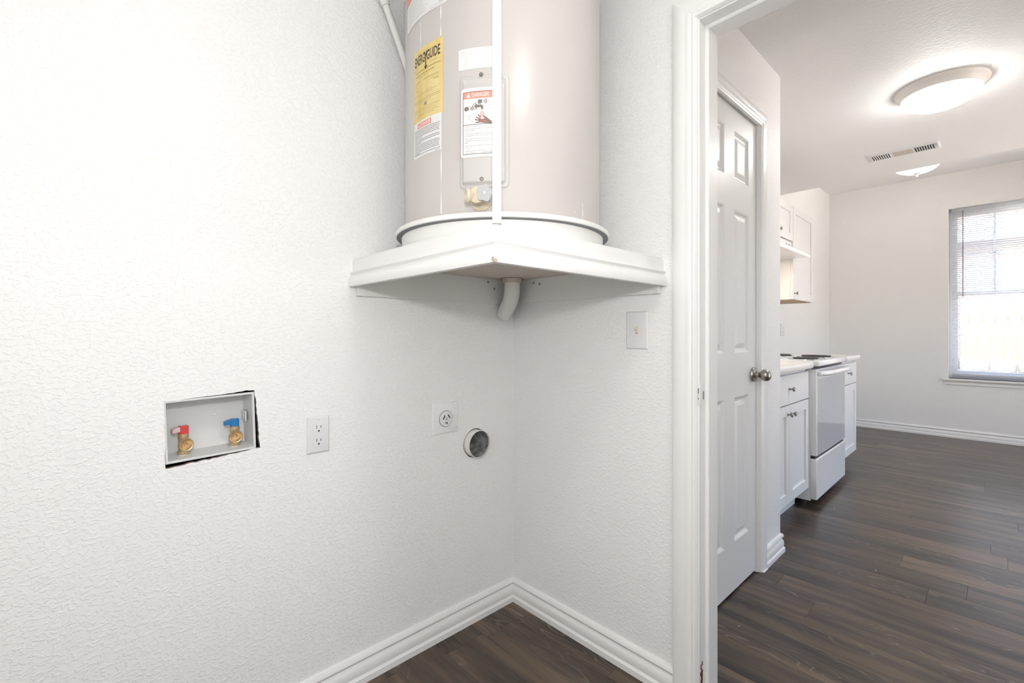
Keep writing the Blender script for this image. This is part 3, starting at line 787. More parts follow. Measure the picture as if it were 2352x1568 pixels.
# hand held under the stream
for (a, b, r_) in (((.0365, PY + .0050), (.046, PY + .0055), .0030), ((.0345, PY + .0120), (.046, PY + .0090), .0030), ((.0370, PY + .0178), (.047, PY + .0120), .0028), ((.0415, PY + .0230), (.049, PY + .0140), .0026)):
    d.line([a, b], r_); d.ell(a[0], a[1], r_ / 2, r_ / 2, 10)
d.ell(.0500, PY + .0105, .0080, .0070); d.shape([(.050, PY + .0035), (.058, PY + .0020), (.069, PY + .0012), (.0735, PY + .0012), (.0735, PY + .006), (.060, PY + .0175), (.0545, PY + .0215), (.052, PY + .0205), (.0560, PY + .0155)])
d.build('tap_and_hand', BROWNINK, lb)
d = Deco(A0, LZ0, PO + .00045)
d.line([(.0495, PY + .033), (.0480, PY + .018)], .0022); d.line([(.0525, PY + .033), (.0535, PY + .018)], .0022); d.shape([(.0455, PY + .0155), (.0500, PY + .0190), (.0560, PY + .0165), (.0580, PY + .0125), (.0520, PY + .0105), (.0460, PY + .0125)])
d.text('BURN', .0465, PY + .0050, .0040, .0150, .01)
d.build('water_and_burn', REDINK, lb)
d = Deco(A0, LZ0, PO + .0006); d.line([(.051, PY + .034), (.0508, PY + .0145)], .0030); d.ell(.0515, PY + .0145, .0045, .0024); d.build('stream', PAPER, lb)
d = Deco(A0, LZ0, PO + .0003)
v = PY - .0055
for i, s_ in enumerate(('Water temperature over 125 F can', 'cause severe burns instantly or', 'death from scalds.', '', 'Children, disabled and elderly are', 'at highest risk of being scalded.', '',
           'See instruction manual before', 'setting temperature at water', 'heater.', '', 'Feel water before bathing or', 'showering.', '', 'Temperature limiting valves are', 'available, see manual.')):
    if s_:
        full_line = len(s_) > 26
        d.text(s_, .0095, v, .0023, (B1 - .0095 - .003) if full_line else None, maxw=B1 - .0125); v -= .0046
    else: v -= .0030
d.dashes(.050, B1 - .002, .0105, .0012, rnd)
d.build('warning_text', GREYINK, lb)

# drain valve
va = -52.6; vz = 1.413; rad = radial(va); tan = Vector((-math.sin(R(va)), math.cos(R(va)), 0))   # tan points to camera right
vb = Vector(cpt(va, vz))
dv = MB().rev([(0, -.004), (.026, -.002), (.027, .003), (.020, .006), (.0165, .010), (.0165, .034), (.019, .038), (.019, .046), (.012, .050), (0, .050)], vb, rad, 28).build('drain_valve', CREAM, wh, smooth=40, label='cream plastic drain valve')
tip = vb + rad * .034
MB().rev([(.009, .006), (.0125, .010), (.0145, .020), (.0165, .022), (.0165, .028), (.0125, .030), (.0105, .026), (.0085, .020), (0, .016)], tip + Vector((0, 0, -.001)), (-tan * .9 + rad * .45), 24).build('hose_outlet', CREAM, dv, smooth=40)
kn = MB(); kp = []
kc = tip + tan * .022 + Vector((0, 0, .002)); ka = (rad * .92 - tan * .0 + Vector((0, 0, -.1))).normalized()
U = ka.orthogonal().normalized(); Wv = ka.cross(U)
pts = [(.0185 * (1 + .11 * math.cos(5 * 2 * PI * i / 50)) * math.cos(2 * PI * i / 50), .0185 * (1 + .11 * math.cos(5 * 2 * PI * i / 50)) * math.sin(2 * PI * i / 50)) for i in range(50)]
kn.poly(pts, kc, U, Wv, ka, .026)
hk = kn.build('valve_knob', GREYPL, dv, bevel=.0025, label='grey plastic knob')
MB().rev([(0, .003), (.0035, .0025), (.0045, 0)], kc + ka * .026, ka, 14).build('knob_screw', CHROME, hk, smooth=40)
# paint runs down the tank
def drip(ang, z0, z1, wdt):
    m = MB(); n = 14
    for i in range(n + 1):
        t = i / n; z = z0 + (z1 - z0) * t; w_ = wdt * (.55 + .45 * math.sin(t * 9 + ang)) / TR / R(1) / 2
        m.v += [cpt(ang - w_, z, .0002), cpt(ang, z, .0009), cpt(ang + w_, z, .0002)]
    for i in range(n): m.f += [(3 * i, 3 * i + 1, 3 * i + 4, 3 * i + 3), (3 * i + 1, 3 * i + 2, 3 * i + 5, 3 * i + 4)]
    m.build('paint_run', SHELFM, wh, smooth=60)
for a in ((-74.4, 1.39, 1.553, .004), (-74.6, 1.838, 1.915, .004), (4.0, 1.385, 1.430, .004), (-2, 1.40, 1.405, .003), (-90, 1.838, 1.905, .003)): drip(*a)
for z in (2.118,): pass

# ---- support post at the shelf's outer corner
px, py = .6675, -.6765
po = thing('support_post', 'thin white square post rising from the outer corner of the shelf', 'post', (px, py, 1.3125))
MB().prism(rrect(-.0092, .0092, -.0092, .0092, .003, 4), (px, py, 0), (.728, -.685, 0), (.685, .728, 0), (0, 0, 1), 1.3125, ZK).build('post', POSTM, po, smooth=40)
MB().box(-.006, .006, -.002, .002, -.004, 0)
tag(MB().rev([(.006, 0), (.0105, .001), (.0100, .006), (.0092, .0075)], (px, py, 1.3121), (0, 0, 1), 20).build('caulk_bead', SHELFM, po, smooth=40), 'caulk', 'x') if False else None

# ---- relief pipe slanting down the left wall behind the tank
pp = thing('relief_pipe', 'white painted pipe with a coupling slanting down the wall behind the water heater', 'pipe', (.02, -.58, 2.14))
d0 = Vector((.026, -.584, 2.135)); dirn = (Vector((.026, -.490, 1.93)) - d0).normalized()
MB().tube([d0 - dirn * .20, d0 + dirn * .50], .0112, 18).build('pipe', PVC, pp, smooth=40)
MB().rev([(.0113, 0), (.0142, .001), (.0142, .055), (.0113, .056)], d0 - dirn * .056, dirn, 24).build('coupling', PVC, pp, smooth=40)
tag(MB().poly(blob(-.565, 2.235, .040, .052, 12, .12), (.0006, 0, 0), (0, 1, 0), (0, 0, 1), (1, 0, 0), .001).build('bare_patch', TAN), 'tan unpainted patch on the wall above the slanted pipe', 'wall patch')

# ---- drain elbow below the shelf
el = thing('drain_elbow', 'white painted pipe elbow dropping from under the shelf into the wall corner', 'pipe', (.085, -.085, 1.298))
hx, hy = -.94, .34
path = [(.088, -.088, 1.2978), (.088, -.088, 1.258)]
for i in range(1, 9):
    t = i / 8 * R(60); q = .070 * (1 - math.cos(t)); path.append((.088 + hx * q, -.088 + hy * q, 1.258 - .070 * math.sin(t)))
q = (Vector(path[-1]) - Vector(path[-2])).normalized(); path.append(tuple(Vector(path[-1]) + q * .060))
MB().tube(path, .0300, 28).build('elbow', PVC, el, smooth=45)
MB().rev([(.0318, 0), (.0355, .001), (.0355, .016), (.0318, .017)], (.088, -.088, 1.281), (0, 0, 1), 30).build('collar', UNDER, el, smooth=40)
random.seed(8)

# ================================================================== LEFT WALL FITTINGS
# ---- washer outlet box
wb = thing('washer_outlet_box', 'recessed white plastic washer box with red and blue water valves', 'outlet box', (0, *BOXC))
def bx(x, a, b): y, z = boxpt(a, b); return (x, y, z)
m = MB()
D0 = -.082
def boxring(x, ins, dz=0): return [bx(x, -BW + ins, -BH + ins), bx(x, BW - ins, -BH + ins), bx(x, BW - ins, BH - ins), bx(x, -BW + ins, BH - ins)]
ringsb = [(-.010, .0), (-.0012, .0), (-.0008, .0015), (-.0012, .0058), (-.060, .0075), (-.078, .010), (D0, .018)]
for (x, i) in ringsb: m.v += boxring(x, i)
for k in range(len(ringsb) - 1):
    for i in range(4): m.f.append((k * 4 + i, k * 4 + (i + 1) % 4, k * 4 + 4 + (i + 1) % 4, k * 4 + 4 + i))
k = 4 * (len(ringsb) - 1); m.f.append((k, k + 1, k + 2, k + 3))
m.build('box_shell', BOXM, wb, bevel=.0035, seg=3)
MB().poly([(-.026, -.008), (.026, -.008), (.026, .020), (-.026, .020)], bx(D0 + .0203, BW - .0125, .002), (1, 0, 0), (0, 0, 1), (0, -1, 0), .003).build('side_tab', PLASTIC, wb, bevel=.001)
MB().rev([(0, .003), (.004, .002), (.005, 0)], bx(D0, .020, .018), (1, 0, 0), 14).build('moulded_dot', PLASTIC, wb, smooth=40)
def valve(a, b, hm, hm2, yaw, label):
    """quarter-turn valve at box-local a; b = height of the hose outlet"""
    c = Vector(bx(-.048, a, b)); fwd = Vector((math.cos(yaw), math.sin(yaw), 0)); sd = Vector((-math.sin(yaw), math.cos(yaw), 0)); up_ = Vector((0, 0, 1))
    bz = bx(0, a, -BH + .0062)[2]
    k = 1.22
    sc = lambda p: [(x * k, y * k) for x, y in p]
    v = MB().rev(sc([(0, 0), (.0095, 0), (.0110, .002), (.0110, .007), (.0090, .009), (.0085, .030), (.0098, .034), (.0098, .042), (.0055, .043), (0, .043)]), c - up_ * .026, up_, 24).build('valve', BRASS, wb, smooth=40, label=label)
    MB().rev(sc([(.007, -.004), (.0080, .004), (.0085, .010), (.0122, .0115), (.0136, .013), (.0136, .0175), (.0120, .0195), (.0108, .0190), (.0085, .0135), (.0050, .0110), (.0042, .0055), (0, .0050)]), c, fwd, 30).build('hose_outlet', BRASS, v, smooth=40)
    MB().disc(c + fwd * .0068, fwd, .0050, 14).build('bore', BROWNINK, v)
    MB().cyl((c.x, c.y, bz - .0005), (c.x, c.y, c.z - .025), .0112, 22).build('pipe_stub', CPVC, v, smooth=40)
    hz = c.z + .0250
    hd = MB().prism(rrect(-.0090, .0090, -.0098, .0098, .002, 3), (c.x, c.y, 0), fwd, sd, (0, 0, 1), hz, hz + .0205).build('handle', hm, v, bevel=.001)
    MB().poly([(-.0090, .0190), (-.0090, .0070), (-.0250, .0048), (-.0250, .0142), (-.0165, .0180)], Vector((c.x, c.y, hz)) - fwd * .0095, sd, (0, 0, 1), fwd, .0190).build('lever', hm2, hd, bevel=.001)
valve(-.0555, -.0415, REDPL, PALERED, R(8), 'brass valve with worn red handle')
valve(.0585, -.0415, BLUEPL, BLUEPL, R(-4), 'brass valve with blue handle')

# ---- plates on walls. local frame: N out of wall, S sideways to camera right, up z
def plate(name, label, cat, c, N, Sv, w_, h_, m=PLASTIC, t=.0058):
    o = thing(name, label, cat, c)
    C_ = Vector(c); N = Vector(N); Sv = Vector(Sv)
    q = MB(); rings = [(0, 0), (t * .45, 0.0005), (t, .0042)]
    for (hgt, ins) in rings:
        for (sx, sz) in ((-1, -1), (1, -1), (1, 1), (-1, 1)): q.v.append(C_ + N * (hgt + .0002) + Sv * sx * (w_ / 2 - ins) + Vector((0, 0, sz * (h_ / 2 - ins))))
    for k in range(2):
        for i in range(4): q.f.append((k * 4 + i, k * 4 + (i + 1) % 4, k * 4 + 4 + (i + 1) % 4, k * 4 + 4 + i))
    q.f += [(8, 9, 10, 11), (3, 2, 1, 0)]
    q.v = [tuple(p) for p in q.v]
    q.build('cover_plate', m, o, bevel=.0008)
    def at(s, z, n): return C_ + Sv * s + Vector((0, 0, z)) + N * (n + .0002)
    return o, at, N, Sv
def slotrect(o, at, N, Sv, pts, n, m, t=.0004, name='slot'):
    return MB().poly(pts, at(0, 0, n), Sv, (0, 0, 1), N, t).build(name, m, o)
def rot(pts, cx, cz, a):
    return [(cx + x * math.cos(a) - z * math.sin(a), cz + x * math.sin(a) + z * math.cos(a)) for x, z in pts]
def rc(w_, h_): return [(-w_ / 2, -h_ / 2), (w_ / 2, -h_ / 2), (w_ / 2, h_ / 2), (-w_ / 2, h_ / 2)]
# duplex outlet (square-faced)
o, at, N, Sv = plate('duplex_outlet', 'white rectangular duplex power outlet beside the washer box', 'outlet', (0, -.788, .792), (1, 0, 0), (0, 1, 0), .065, .107)
face = MB().poly(rrect(-.0165, .0165, -.0335, .0335, .002), at(0, 0, .0056), Sv, (0, 0, 1), N, .0014).build('receptacle', PLASTIC, o, bevel=.0005)
for zc in (.019, -.019):
    for (sx, hh_) in ((-.0060, .0085), (.0060, .0070)): slotrect(face, at, N, Sv, rot(rc(.0016, hh_), sx, zc + .004, 0), .0071, SLOT)
    MB().poly([(.0026 * math.cos(2 * PI * i / 14), zc - .0075 + .0026 * math.sin(2 * PI * i / 14)) for i in range(14)], at(0, 0, .0071), Sv, (0, 0, 1), N, .0004).build('ground_hole', SLOT, face)
for zc in (.0035, -.0035): slotrect(face, at, N, Sv, rrect(-.010, .010, zc - .0020, zc + .0020, .0008), .0070, PLASTIC, .0008, 'button')
for zc in (.0455, -.0455): MB().rev([(0, .0012), (.0022, .001), (.003, 0)], at(0, zc, .0056), N, 12).build('screw', PLASTIC, o, smooth=40)
# dryer outlet
o, at, N, Sv = plate('dryer_outlet', 'white painted plate with a round dryer socket beside the vent hole', 'outlet', (0, -.337, .783), (1, 0, 0), (0, 1, 0), .112, .112, WALL, .005)
face = MB().rev([(0, .0085), (.0255, .0085), (.0275, .0075), (.0278, 0)], at(0, -.002, .0), N, 44).build('socket', PLASTIC, o, smooth=40)
MB().rev([(.0279, 0), (.0300, 0)], at(0, -.002, .0053), N, 44).build('socket_gap', GREYINK, o)
slotrect(face, at, N, Sv, rot(rc(.0042, .0160), -.0105, .004, R(-28)), .0086, SLOT)
slotrect(face, at, N, Sv, rot(rc(.0042, .0150), .0110, .006, R(28)), .0086, SLOT)
slotrect(face, at, N, Sv, [(-.004, -.006), (.0045, -.006), (.0015, .004)], .0086, GREYINK)
slotrect(face, at, N, Sv, [(-.0065, -.0150), (.0045, -.0135), (.0035, -.0215), (.001, -.0215), (.001, -.0175), (-.0065, -.0175)], .0086, SLOT)
# dryer vent
dv_ = thing('dryer_vent', 'round metal dryer vent duct sticking out of the wall', 'vent duct', (0, *VC))
MB().rev([(VR, -.02), (VR, .030), (VR - .0010, .0305), (VR - .0018, .030), (VR - .0018, -.10), (VR + .0002, -.10)], (0, *VC), (1, 0, 0), 64).build('collar', SHELFM, dv_, smooth=40)
fo = MB(); random.seed(21)
nr, na = 10, 36
for i in range(nr):
    for k in range(na):
        a = 2 * PI * k / na; r_ = (VR - .0022) - .0022 * random.random() * (i > 0) - (.004 if i > 7 else 0)
        fo.v.append((.022 - i * .0125, VC[0] + r_ * math.cos(a), VC[1] + r_ * math.sin(a)))
fo.v.append((-.108, *VC))
for i in range(nr - 1):
    for k in range(na): fo.f.append((i * na + k, i * na + (k + 1) % na, (i + 1) * na + (k + 1) % na, (i + 1) * na + k))
for k in range(na): fo.f.append(((nr - 1) * na + k, (nr - 1) * na + (k + 1) % na, len(fo.v) - 1))
fo.build('duct_lining', DUCT, dv_, smooth=25, label='crumpled grey duct inside')
MB().tube([(-.045, VC[0] + .012, VC[1] + .042), (-.05, VC[0] + .006, VC[1] + .015), (-.055, VC[0] - .006, VC[1] - .006), (-.05, VC[0] - .004, VC[1] - .012)], [.0012, .0022, .003, .0012], 6).build('foil_fold', CHROME, dv_, smooth=60)

# ---- light switch on the doorway wall
o, at, N, Sv = plate('light_switch', 'white toggle light switch plate beside the door casing', 'switch', (.579, 0, 1.098), (0, -1, 0), (1, 0, 0), .079, .121)
slotrect(o, at, N, Sv, rrect(-.0055, .0055, -.0125, .0125, .001), .0058, IVORY, .0006, 'toggle_frame')
MB().prism([(-.0040, 0), (.0040, 0), (.0034, .013), (-.0034, .013)], at(0, -.001, .0062), Sv, (N + Vector((0, 0, .75))).normalized(), Vector((0, 0, 1)), -.003, .0035).build('toggle', IVORY, o, bevel=.0006)
slotrect(o, at, N, Sv, rot(rc(.006, .003), 0, -.009, 0), .0063, BROWNINK)
for zc in (.030, -.030): MB().rev([(0, .0014), (.0026, .0011), (.0034, 0)], at(0, zc, .0056), N, 12).build('screw', PLASTIC, o, smooth=40)

# ================================================================== KITCHEN
CF = .548      # cabinet door face
CB = CF - .020 # cabinet box face
def knob(parent, x, y, z, m=PEWTER):
    return MB().rev([(.0075, 0), (.0050, .003), (.0042, .012), (.0060, .016), (.0125, .019), (.0140, .0225), (.0120, .0260), (.006, .0278), (0, .028)], (x, y, z), (1, 0, 0), 24).build('knob', m, parent, smooth=45)
def shaker(name, parent, x, y0, y1, z0, z1, fr=.058, t=.020, flat=False):
    m = MB()
    if flat: m.box(x - t, x, y0, y1, z0, z1)
    else:
        m.box(x - t, x, y0, y0 + fr, z0, z1).box(x - t, x, y1 - fr, y1, z0, z1).box(x - t, x, y0 + fr, y1 - fr, z0, z0 + fr).box(x - t, x, y0 + fr, y1 - fr, z1 - fr, z1)
    o = m.build(name, CABM, parent, bevel=.0012)
    if not flat: MB().box(x - t + .001, x - .009, y0 + fr, y1 - fr, z0 + fr, z1 - fr).build('centre_panel', CABM, o)
    return o
def base_cab(y0, y1, label, doors, knob_side=None):
    o = thing('base_cabinet', label, 'cabinet', (.25, (y0 + y1) / 2, 0), 'kitchen base cabinets')
    m = MB().box(XK + .001, CB, y0, y0 + .016, .115, .866).box(XK + .001, CB, y1 - .016, y1, .115, .866).box(XK + .001, CB, y0 + .016, y1 - .016, .115, .131).box(XK + .001, XK + .012, y0 + .016, y1 - .016, .131, .866)
    m.box(CB - .018, CB, y0 + .016, y1 - .016, .131, .16).box(CB - .018, CB, y0 + .016, y1 - .016, .83, .866).box(CB - .018, CB, y0 + .016, y1 - .016, .655, .690)
    m.build('carcass', CABM, o)
    MB().box(XK + .001, .470, y0, y0 + .016, 0, .115).box(XK + .001, .470, y1 - .016, y1, 0, .115).box(.455, .470, y0 + .016, y1 - .016, .001, .115).build('toe_kick', CABM, o)
    dw = shaker('drawer', o, CF, y0 + .004, y1 - .004, .684, .850, flat=True)
    knob(dw, CF, (y0 + y1) / 2, .770)
    n = doors; wd = (y1 - y0 - .008) / n
    for i in range(n):
        a = y0 + .004 + wd * i + .0015; b = a + wd - .003
        dd = shaker('door', o, CF, a, b, .122, .676)
        ky = (b - .030 if i == 0 else a + .030) if n == 2 else (a + .03 if knob_side == 'l' else b - .03)
        knob(dd, CF, ky, .628)
    return o
base_cab(1.268, 2.034, 'white two-door base cabinet between the closet wall and the range', 2)
base_cab(2.816, 3.412, 'white one-door base cabinet on the window side of the range', 1, 'l')
def counter(y0, y1, label):
    prof = [(XK + .001, .868), (.545, .868), (.562, .868), (.570, .872), (.573, .884), (.573, .897), (.569, .905), (.560, .908), (.545, .906), (.40, .905), (XK + .02, .905), (XK + .02, .960), (XK + .001, .960)]
    o = MB().prism(prof, (0, 0, 0), (1, 0, 0), (0, 0, 1), (0, 1, 0), y0, y1).build('countertop', COUNTER, smooth=40)
    return tag(o, label, 'countertop', 'kitchen countertops')
counter(1.262, 2.040, 'off-white laminate countertop between the closet wall and the range')
counter(2.812, 3.420, 'off-white laminate countertop on the window side of the range')

# ---- range
Y0, Y1 = 2.044, 2.808; RF = .587
rg = thing('kitchen_range', 'white electric range with coil burners and a glossy oven door', 'stove', (.27, (Y0 + Y1) / 2, 0))
m = MB().box(XK + .025, RF - .035, Y0, Y1, .035, .868)
m.build('body', ENAMEL, rg, bevel=.003)
for (x, y) in ((.03, Y0 + .05), (.03, Y1 - .05), (.50, Y0 + .05), (.50, Y1 - .05)): MB().cyl((x, y, 0), (x, y, .035), .018, 14).build('foot', SLOT, rg)
# cooktop slab with rolled edge
prof = rrect(XK + .020, .602, Y0 + .0002, Y1 - .0002, .012, 4)
MB().prism(prof, (0, 0, 0), (1, 0, 0), (0, 1, 0), (0, 0, 1), .880, .914).build('cooktop', ENAMEL, rg, bevel=.008, seg=3)
MB().box(XK + .03, RF - .020, Y0 + .006, Y1 - .006, .866, .882).build('vent_gap', SLOT, rg, label='dark gap below the cooktop')
MB().box(XK + .002, XK + .020, Y0, Y1, .70, 1.09).box(XK + .020, XK + .062, Y0, Y1, .914, 1.075).build('backguard', ENAMEL, rg, bevel=.006)
def coil(cx, cy, r):
    pts = []; turns = 4.2; n = 110
    for i in range(n):
        t = i / (n - 1); a = 2 * PI * turns * t; rr = .018 + (r - .018) * t
        pts.append((cx + rr * math.cos(a), cy + rr * math.sin(a), .9215))
    b = MB().rev([(r + .022, .0000), (r + .022, .0035), (r + .015, .0045), (r + .006, .0008), (.01, -.0), (0, 0)], (cx, cy, .9142), (0, 0, 1), 40).build('drip_bowl', CHROME, rg, smooth=50)
    MB().tube(pts, .0050, 7).build('coil', COIL, b, smooth=60)
    MB().box(cx - r, cx + r, cy - .002, cy + .002, .9165, .9185).box(cx - .002, cx + .002, cy - r, cy + r, .9165, .9185).build('coil_support', CHROME, b)
coil(.475, 2.235, .075); coil(.445, 2.615, .095); coil(.20, 2.235, .095); coil(.21, 2.615, .075)
od = MB().prism(rrect(Y0 + .004, Y1 - .004, .318, .862, .006, 3), (RF - .036, 0, 0), (0, 1, 0), (0, 0, 1), (1, 0, 0), 0, .036).build('oven_door', ENAMEL, rg, bevel=.004)
MB().prism(rrect(Y0 + .022, Y1 - .022, .326, .800, .006, 3), (RF - .001, 0, 0), (0, 1, 0), (0, 0, 1), (1, 0, 0), 0, .0026).build('glass_front', OVENGLASS, od, bevel=.001)
hp = []
for i in range(17):
    t = i / 16; y = Y0 + .030 + (Y1 - Y0 - .06) * t; e = min(t, 1 - t) / .14; hp.append((RF + .012 + .030 * math.sin(min(1, e) * PI / 2), y, .835))
MB().tube(hp, [.0165 if 0 < i < 16 else .013 for i in range(17)], 14).build('handle', ENAMEL, od, smooth=60)
for y in (Y0 + .034, Y1 - .034): MB().box(RF - .001, RF + .022, y - .016, y + .016, .822, .848).build('handle_mount', ENAMEL, od, bevel=.004)
MB().prism(rrect(Y0 + .004, Y1 - .004, .045, .300, .006, 3), (RF - .036, 0, 0), (0, 1, 0), (0, 0, 1), (1, 0, 0), 0, .037).build('storage_drawer', ENAMEL, rg, bevel=.005)
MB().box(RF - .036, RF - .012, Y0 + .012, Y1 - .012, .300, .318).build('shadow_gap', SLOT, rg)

# ---- wall cabinets and hood
UF = .250
def wall_cab(y0, y1, z0, z1, label, knob_at, doors=1):
    o = thing('wall_cabinet', label, 'cabinet', (.1, (y0 + y1) / 2, z0), 'kitchen wall cabinets')
    MB().box(XK + .001, UF - .020, y0, y1, z0 + .003, z1).build('carcass', CABM, o, bevel=.001)
    MB().box(XK + .001, UF - .020, y0 + .0005, y1 - .0005, z0, z0 + .003).build('bottom', CABWOOD, o, label='bare brown wood underside')
    wd = (y1 - y0 - .004) / doors
    for i in range(doors):
        a = y0 + .002 + wd * i + .001; b = a + wd - .002
        dd = shaker('door', o, UF, a, b, z0 + .004, z1 - .004)
        ky = knob_at if doors == 1 else (b - .03 if i == 0 else a + .03)
        knob(dd, UF, ky, z0 + .050)
    return o
wall_cab(2.800, 3.372, 1.352, 2.095, 'tall white wall cabinet on the window side of the range hood', 2.832)
wall_cab(2.040, 2.798, 1.806, 2.095, 'short white wall cabinet above the range hood', 0, 2)
hd = thing('range_hood', 'white slim range hood under the short cabinet', 'range hood', (.1, 2.42, 1.665))
hp = [(XK + .001, 1.672), (.335, 1.672), (.368, 1.664), (.372, 1.670), (.372, 1.688), (.366, 1.694), (.252, 1.724), (.242, 1.730), (.242, 1.803), (XK + .001, 1.803)]
MB().prism(hp, (0, 0, 0), (1, 0, 0), (0, 0, 1), (0, 1, 0), 2.046, 2.792).build('hood_body', ENAMEL, hd, smooth=35)
MB().box(.2422, .2436, 2.50, 2.765, 1.742, 1.790).build('control_strip', PLASTIC, hd, bevel=.0005)
for y in (2.66, 2.72): MB().box(.2437, .2475, y - .012, y + .012, 1.755, 1.778).build('rocker_switch', GREYPL, hd, bevel=.001)
MB().box(.10, .22, 2.32, 2.50, 1.6685, 1.6718).build('lamp_lens', LAMP_H, hd)

# ---- outlet above the counter
o, at, N, Sv = plate('counter_outlet', 'small white outlet on the wall above the range counter', 'outlet', (XK, 3.585, 1.118), (1, 0, 0), (0, 1, 0), .115, .115)
for sx in (-.023, .023):
    for zc in (.018, -.018):
        slotrect(o, at, N, Sv, rot(rc(.0018, .009), sx - .006, zc, 0), .0060, GREYINK); slotrect(o, at, N, Sv, rot(rc(.0018, .009), sx + .006, zc, 0), .0060, GREYINK)

# ---- ceiling lights
def flush_light(c, r, mg, label, group):
    o = thing('ceiling_light', label, 'ceiling light', c, group)
    z = c[2]
    MB().rev([(0, 0), (r * .99, 0), (r, -.003), (r * .995, -.007), (r * .97, -.012), (r * .935, -.018), (r * .905, -.024), (r * .88, -.032), (r * .865, -.040), (r * .855, -.044), (r * .825, -.046), (r * .82, -.030), (0, -.028)], c, (0, 0, 1), 72).build('rim', LAMPRIM, o, smooth=40)
    pr = []
    for i in range(13):
        a = PI / 2 * i / 12; pr.append((r * .82 * math.cos(a), -.040 - .070 * math.sin(a)))
    MB().rev(pr, c, (0, 0, 1), 64).build('diffuser', mg, o, smooth=60)
    return o
flush_light((1.158, 1.955, ZK), .185, LAMP_K, 'round flush ceiling light with nickel rim, lit, on the kitchen ceiling', 'flush ceiling lights')
flush_light((1.28, -.78, ZK), .165, LAMP_L, 'round flush ceiling light with nickel rim, lit, on the laundry ceiling', 'flush ceiling lights')
dl = thing('bowl_light', 'lit glass bowl light with a small finial under the higher ceiling', 'ceiling light', (.835, 4.40, ZD))
dc = (.835, 4.40, 2.672)
pr = [(.175 * math.sin(PI / 2 * (12 - i) / 12) if i < 12 else 0, -.098 * math.sin(PI / 2 * i / 12)) for i in range(13)]
MB().rev(pr, dc, (0, 0, 1), 56).build('bowl', LAMP_D, dl, smooth=60)
MB().cyl((.835, 4.40, 2.672), (.835, 4.40, ZD), .010, 16).build('stem', LAMPRIM, dl, smooth=40)
MB().rev([(.06, 0), (.062, -.006), (.05, -.018), (.012, -.024), (0, -.024)], (.835, 4.40, ZD), (0, 0, 1), 32).build('canopy', LAMPRIM, dl, smooth=40)
MB().rev([(.030, .004), (.026, -.003), (.010, -.008), (.006, -.020), (.009, -.026), (.006, -.033), (0, -.036)], (.835, 4.40, 2.574), (0, 0, 1), 24).build('finial', LAMPRIM, dl, smooth=45)

# ---- ceiling register
VX0, VX1, VY0, VY1 = .700, 1.095, 2.842, 3.010
rv = thing('air_register', 'white three-section air register set in the kitchen ceiling', 'air vent', ((VX0 + VX1) / 2, (VY0 + VY1) / 2, ZK))
rings = [(0, 0), (.001, -.003), (.014, -.007), (.028, -.008)]
m = MB()
for (ins, h) in rings: m.v += [(VX0 + ins, VY0 + ins, ZK + h), (VX1 - ins, VY0 + ins, ZK + h), (VX1 - ins, VY1 - ins, ZK + h), (VX0 + ins, VY1 - ins, ZK + h)]
for k in range(3):
    for i in range(4): m.f.append((k * 4 + i, k * 4 + (i + 1) % 4, k * 4 + 4 + (i + 1) % 4, k * 4 + 4 + i))
m.f.append((12, 13, 14, 15))
m.build('frame', PLASTIC, rv)
x0, x1 = VX0 + .030, VX1 - .030; wd = (x1 - x0 - .024) / 3
for s_ in range(3):
    a = x0 + s_ * (wd + .012); b = a + wd; y0, y1 = VY0 + .034, VY1 - .034
    if s_ == 1:
        MB().box(a, b, y0, y1, ZK - .0095, ZK - .008).build('centre_louvre', UNDER, rv); continue
    MB().box(a, b, y0, y1, ZK - .0088, ZK - .008).build('opening', SLOT, rv)
    n = 8
    for i in range(n + 1):
        x = a + (b - a) * i / n; sgn = -1 if s_ == 0 else 1
        MB().prism([(-.0022, 0), (.0018, 0), (.0020 + .002 * sgn, -.0030), (-.0020 + .002 * sgn, -.0030)], (x, 0, ZK - .0085), (1, 0, 0), (0, 0, 1), (0, 1, 0), y0 - .002, y1 + .002).build('louvre', PLASTIC, rv)
MB().box(VX1 - .012, VX1 - .008, VY0 + .03, VY0 + .12, ZK - .016, ZK - .006).build('damper_lever', PLASTIC, rv)

# ================================================================== BLIND
bl = thing('window_blind', 'white horizontal mini blind hanging in the window', 'blind', (1.6, YF + .055, WZ0))
BX0, BX1, BY = WX0 + .022, WX1 - .022, YF + .058
MB().box(BX0, BX1, BY - .020, BY + .020, WZ1 - .036, WZ1 - .002).build('headrail', BLIND, bl, bevel=.002)
sl = MB(); n = 6
for i in range(n + 1):
    t = i / n - .5; y = t * .024; z = .0018 * (1 - 4 * t * t) - y * .42
    sl.v += [(-(BX1 - BX0) / 2, y, z), ((BX1 - BX0) / 2, y, z)]
for i in range(n): sl.f.append((2 * i, 2 * i + 1, 2 * i + 3, 2 * i + 2))
slm = sl.mesh('slat', BLIND, 60)
zz = WZ0 + .060
while zz < WZ1 - .045:
    o = bpy.data.objects.new('slat', slm); COL.objects.link(o); adopt(o, bl); o.location = ((BX0 + BX1) / 2, BY, zz); zz += .0205
MB().box(BX0, BX1, BY - .012, BY + .012, WZ0 + .024, WZ0 + .044).build('bottom_rail', RAIL, bl, bevel=.002)
for x in (BX0 + .06, (BX0 + BX1) / 2 - .26, (BX0 + BX1) / 2 + .26, BX1 - .06):
    MB().cyl((x, BY - .0125, WZ0 + .04), (x, BY - .0125, WZ1 - .036), .0007, 5).build('ladder_cord', BLIND, bl)
    MB().cyl((x, BY + .0125, WZ0 + .04), (x, BY + .0125, WZ1 - .036), .0007, 5).build('ladder_cord', BLIND, bl)
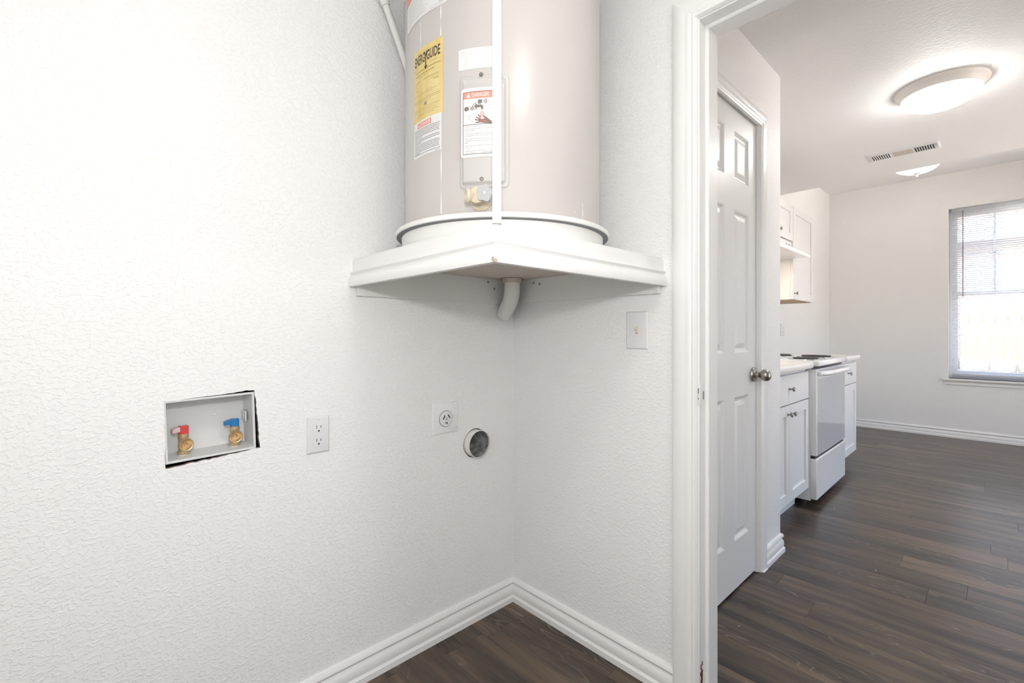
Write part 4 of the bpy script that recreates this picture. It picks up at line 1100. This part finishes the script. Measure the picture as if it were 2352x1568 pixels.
MB().cyl((1.102, BY - .026, 1.462), (1.102, BY - .026, WZ1 - .030), .0042, 8).build('tilt_wand', WAND, bl, smooth=40)

# ================================================================== OUTSIDE
yg = MB().box(-14, 18, -6, 30, -.35, -.25).build('yard_ground', GROUND); struct(yg, 'yard outside the window')
fn = thing('wood_fence', 'pale wooden picket-board fence outside the window', 'fence', (1.5, 9.4, -.25))
MB().box(-3, 7, 9.42, 9.46, .25, .34).build('rail', FENCEM, fn); MB().box(-3, 7, 9.42, 9.46, 1.25, 1.34).build('rail', FENCEM, fn)
bm_ = MB().poly([(-.069, 0), (.069, 0), (.069, 1.84), (.045, 1.87), (-.045, 1.87), (-.069, 1.84)], (0, 0, 0), (1, 0, 0), (0, 0, 1), (0, 1, 0), .018).mesh('board', FENCEM)
x = -1.4
while x < 5.4:
    o = bpy.data.objects.new('board', bm_); COL.objects.link(o); adopt(o, fn); o.location = (x, 9.40 + random.uniform(-.004, .004), -.25 + random.uniform(-.01, .01)); x += .146
lw = thing('retaining_wall', 'low pale stone block wall in front of the fence', 'wall', (1.5, 8.7, -.25))
random.seed(2)
for r_ in range(5):
    x = -1.2 + (.16 if r_ % 2 else 0)
    while x < 5:
        L = random.uniform(.27, .36)
        MB().box(x, x + L - .012, 8.62 + random.uniform(0, .015), 8.86, -.25 + r_ * .19, -.25 + r_ * .19 + .178).build('stone_block', STONE, lw, bevel=.012, seg=1); x += L
hs = thing('neighbour_house', 'beige house with a dark roof edge beyond the fence', 'house', (2, 15, -.25))
MB().box(-6, 11, 15, 15.2, -.25, 3.4).build('wall', SIDING, hs)
MB().prism([(-.6, 3.35), (-.6, 3.52), (4.0, 5.2), (4.0, 5.0)], (0, 15, 0), (0, 1, 0), (0, 0, 1), (1, 0, 0), -6.5, 11.5).build('roof', ROOFM, hs)
MB().box(-6.5, 11.5, 14.32, 14.40, 3.33, 3.50).build('gutter', TRIM, hs)

# ---- paint flecks dropped on the floor
random.seed(31)
for (x, y, where) in ((.706, .488, 'on the floor before the closet door'), (.995, .330, 'on the floor just inside the kitchen doorway'), (.61, 1.93, 'on the floor before the two-door base cabinet'),
                      (.665, 2.12, 'on the floor in front of the range drawer'), (.98, 1.36, 'in the open middle of the kitchen floor')):
    pts = blob(0, 0, .0028, .0022, 7)
    o = MB().poly(pts, (0, 0, 0), (1, 0, 0), (0, 1, 0), (0, 0, 1), .0008).build('paint_fleck', SHELFM); o.location = (x, y, .0001)
    tag(o, 'tiny white paint fleck ' + where, 'paint chip', 'paint flecks on the floor')
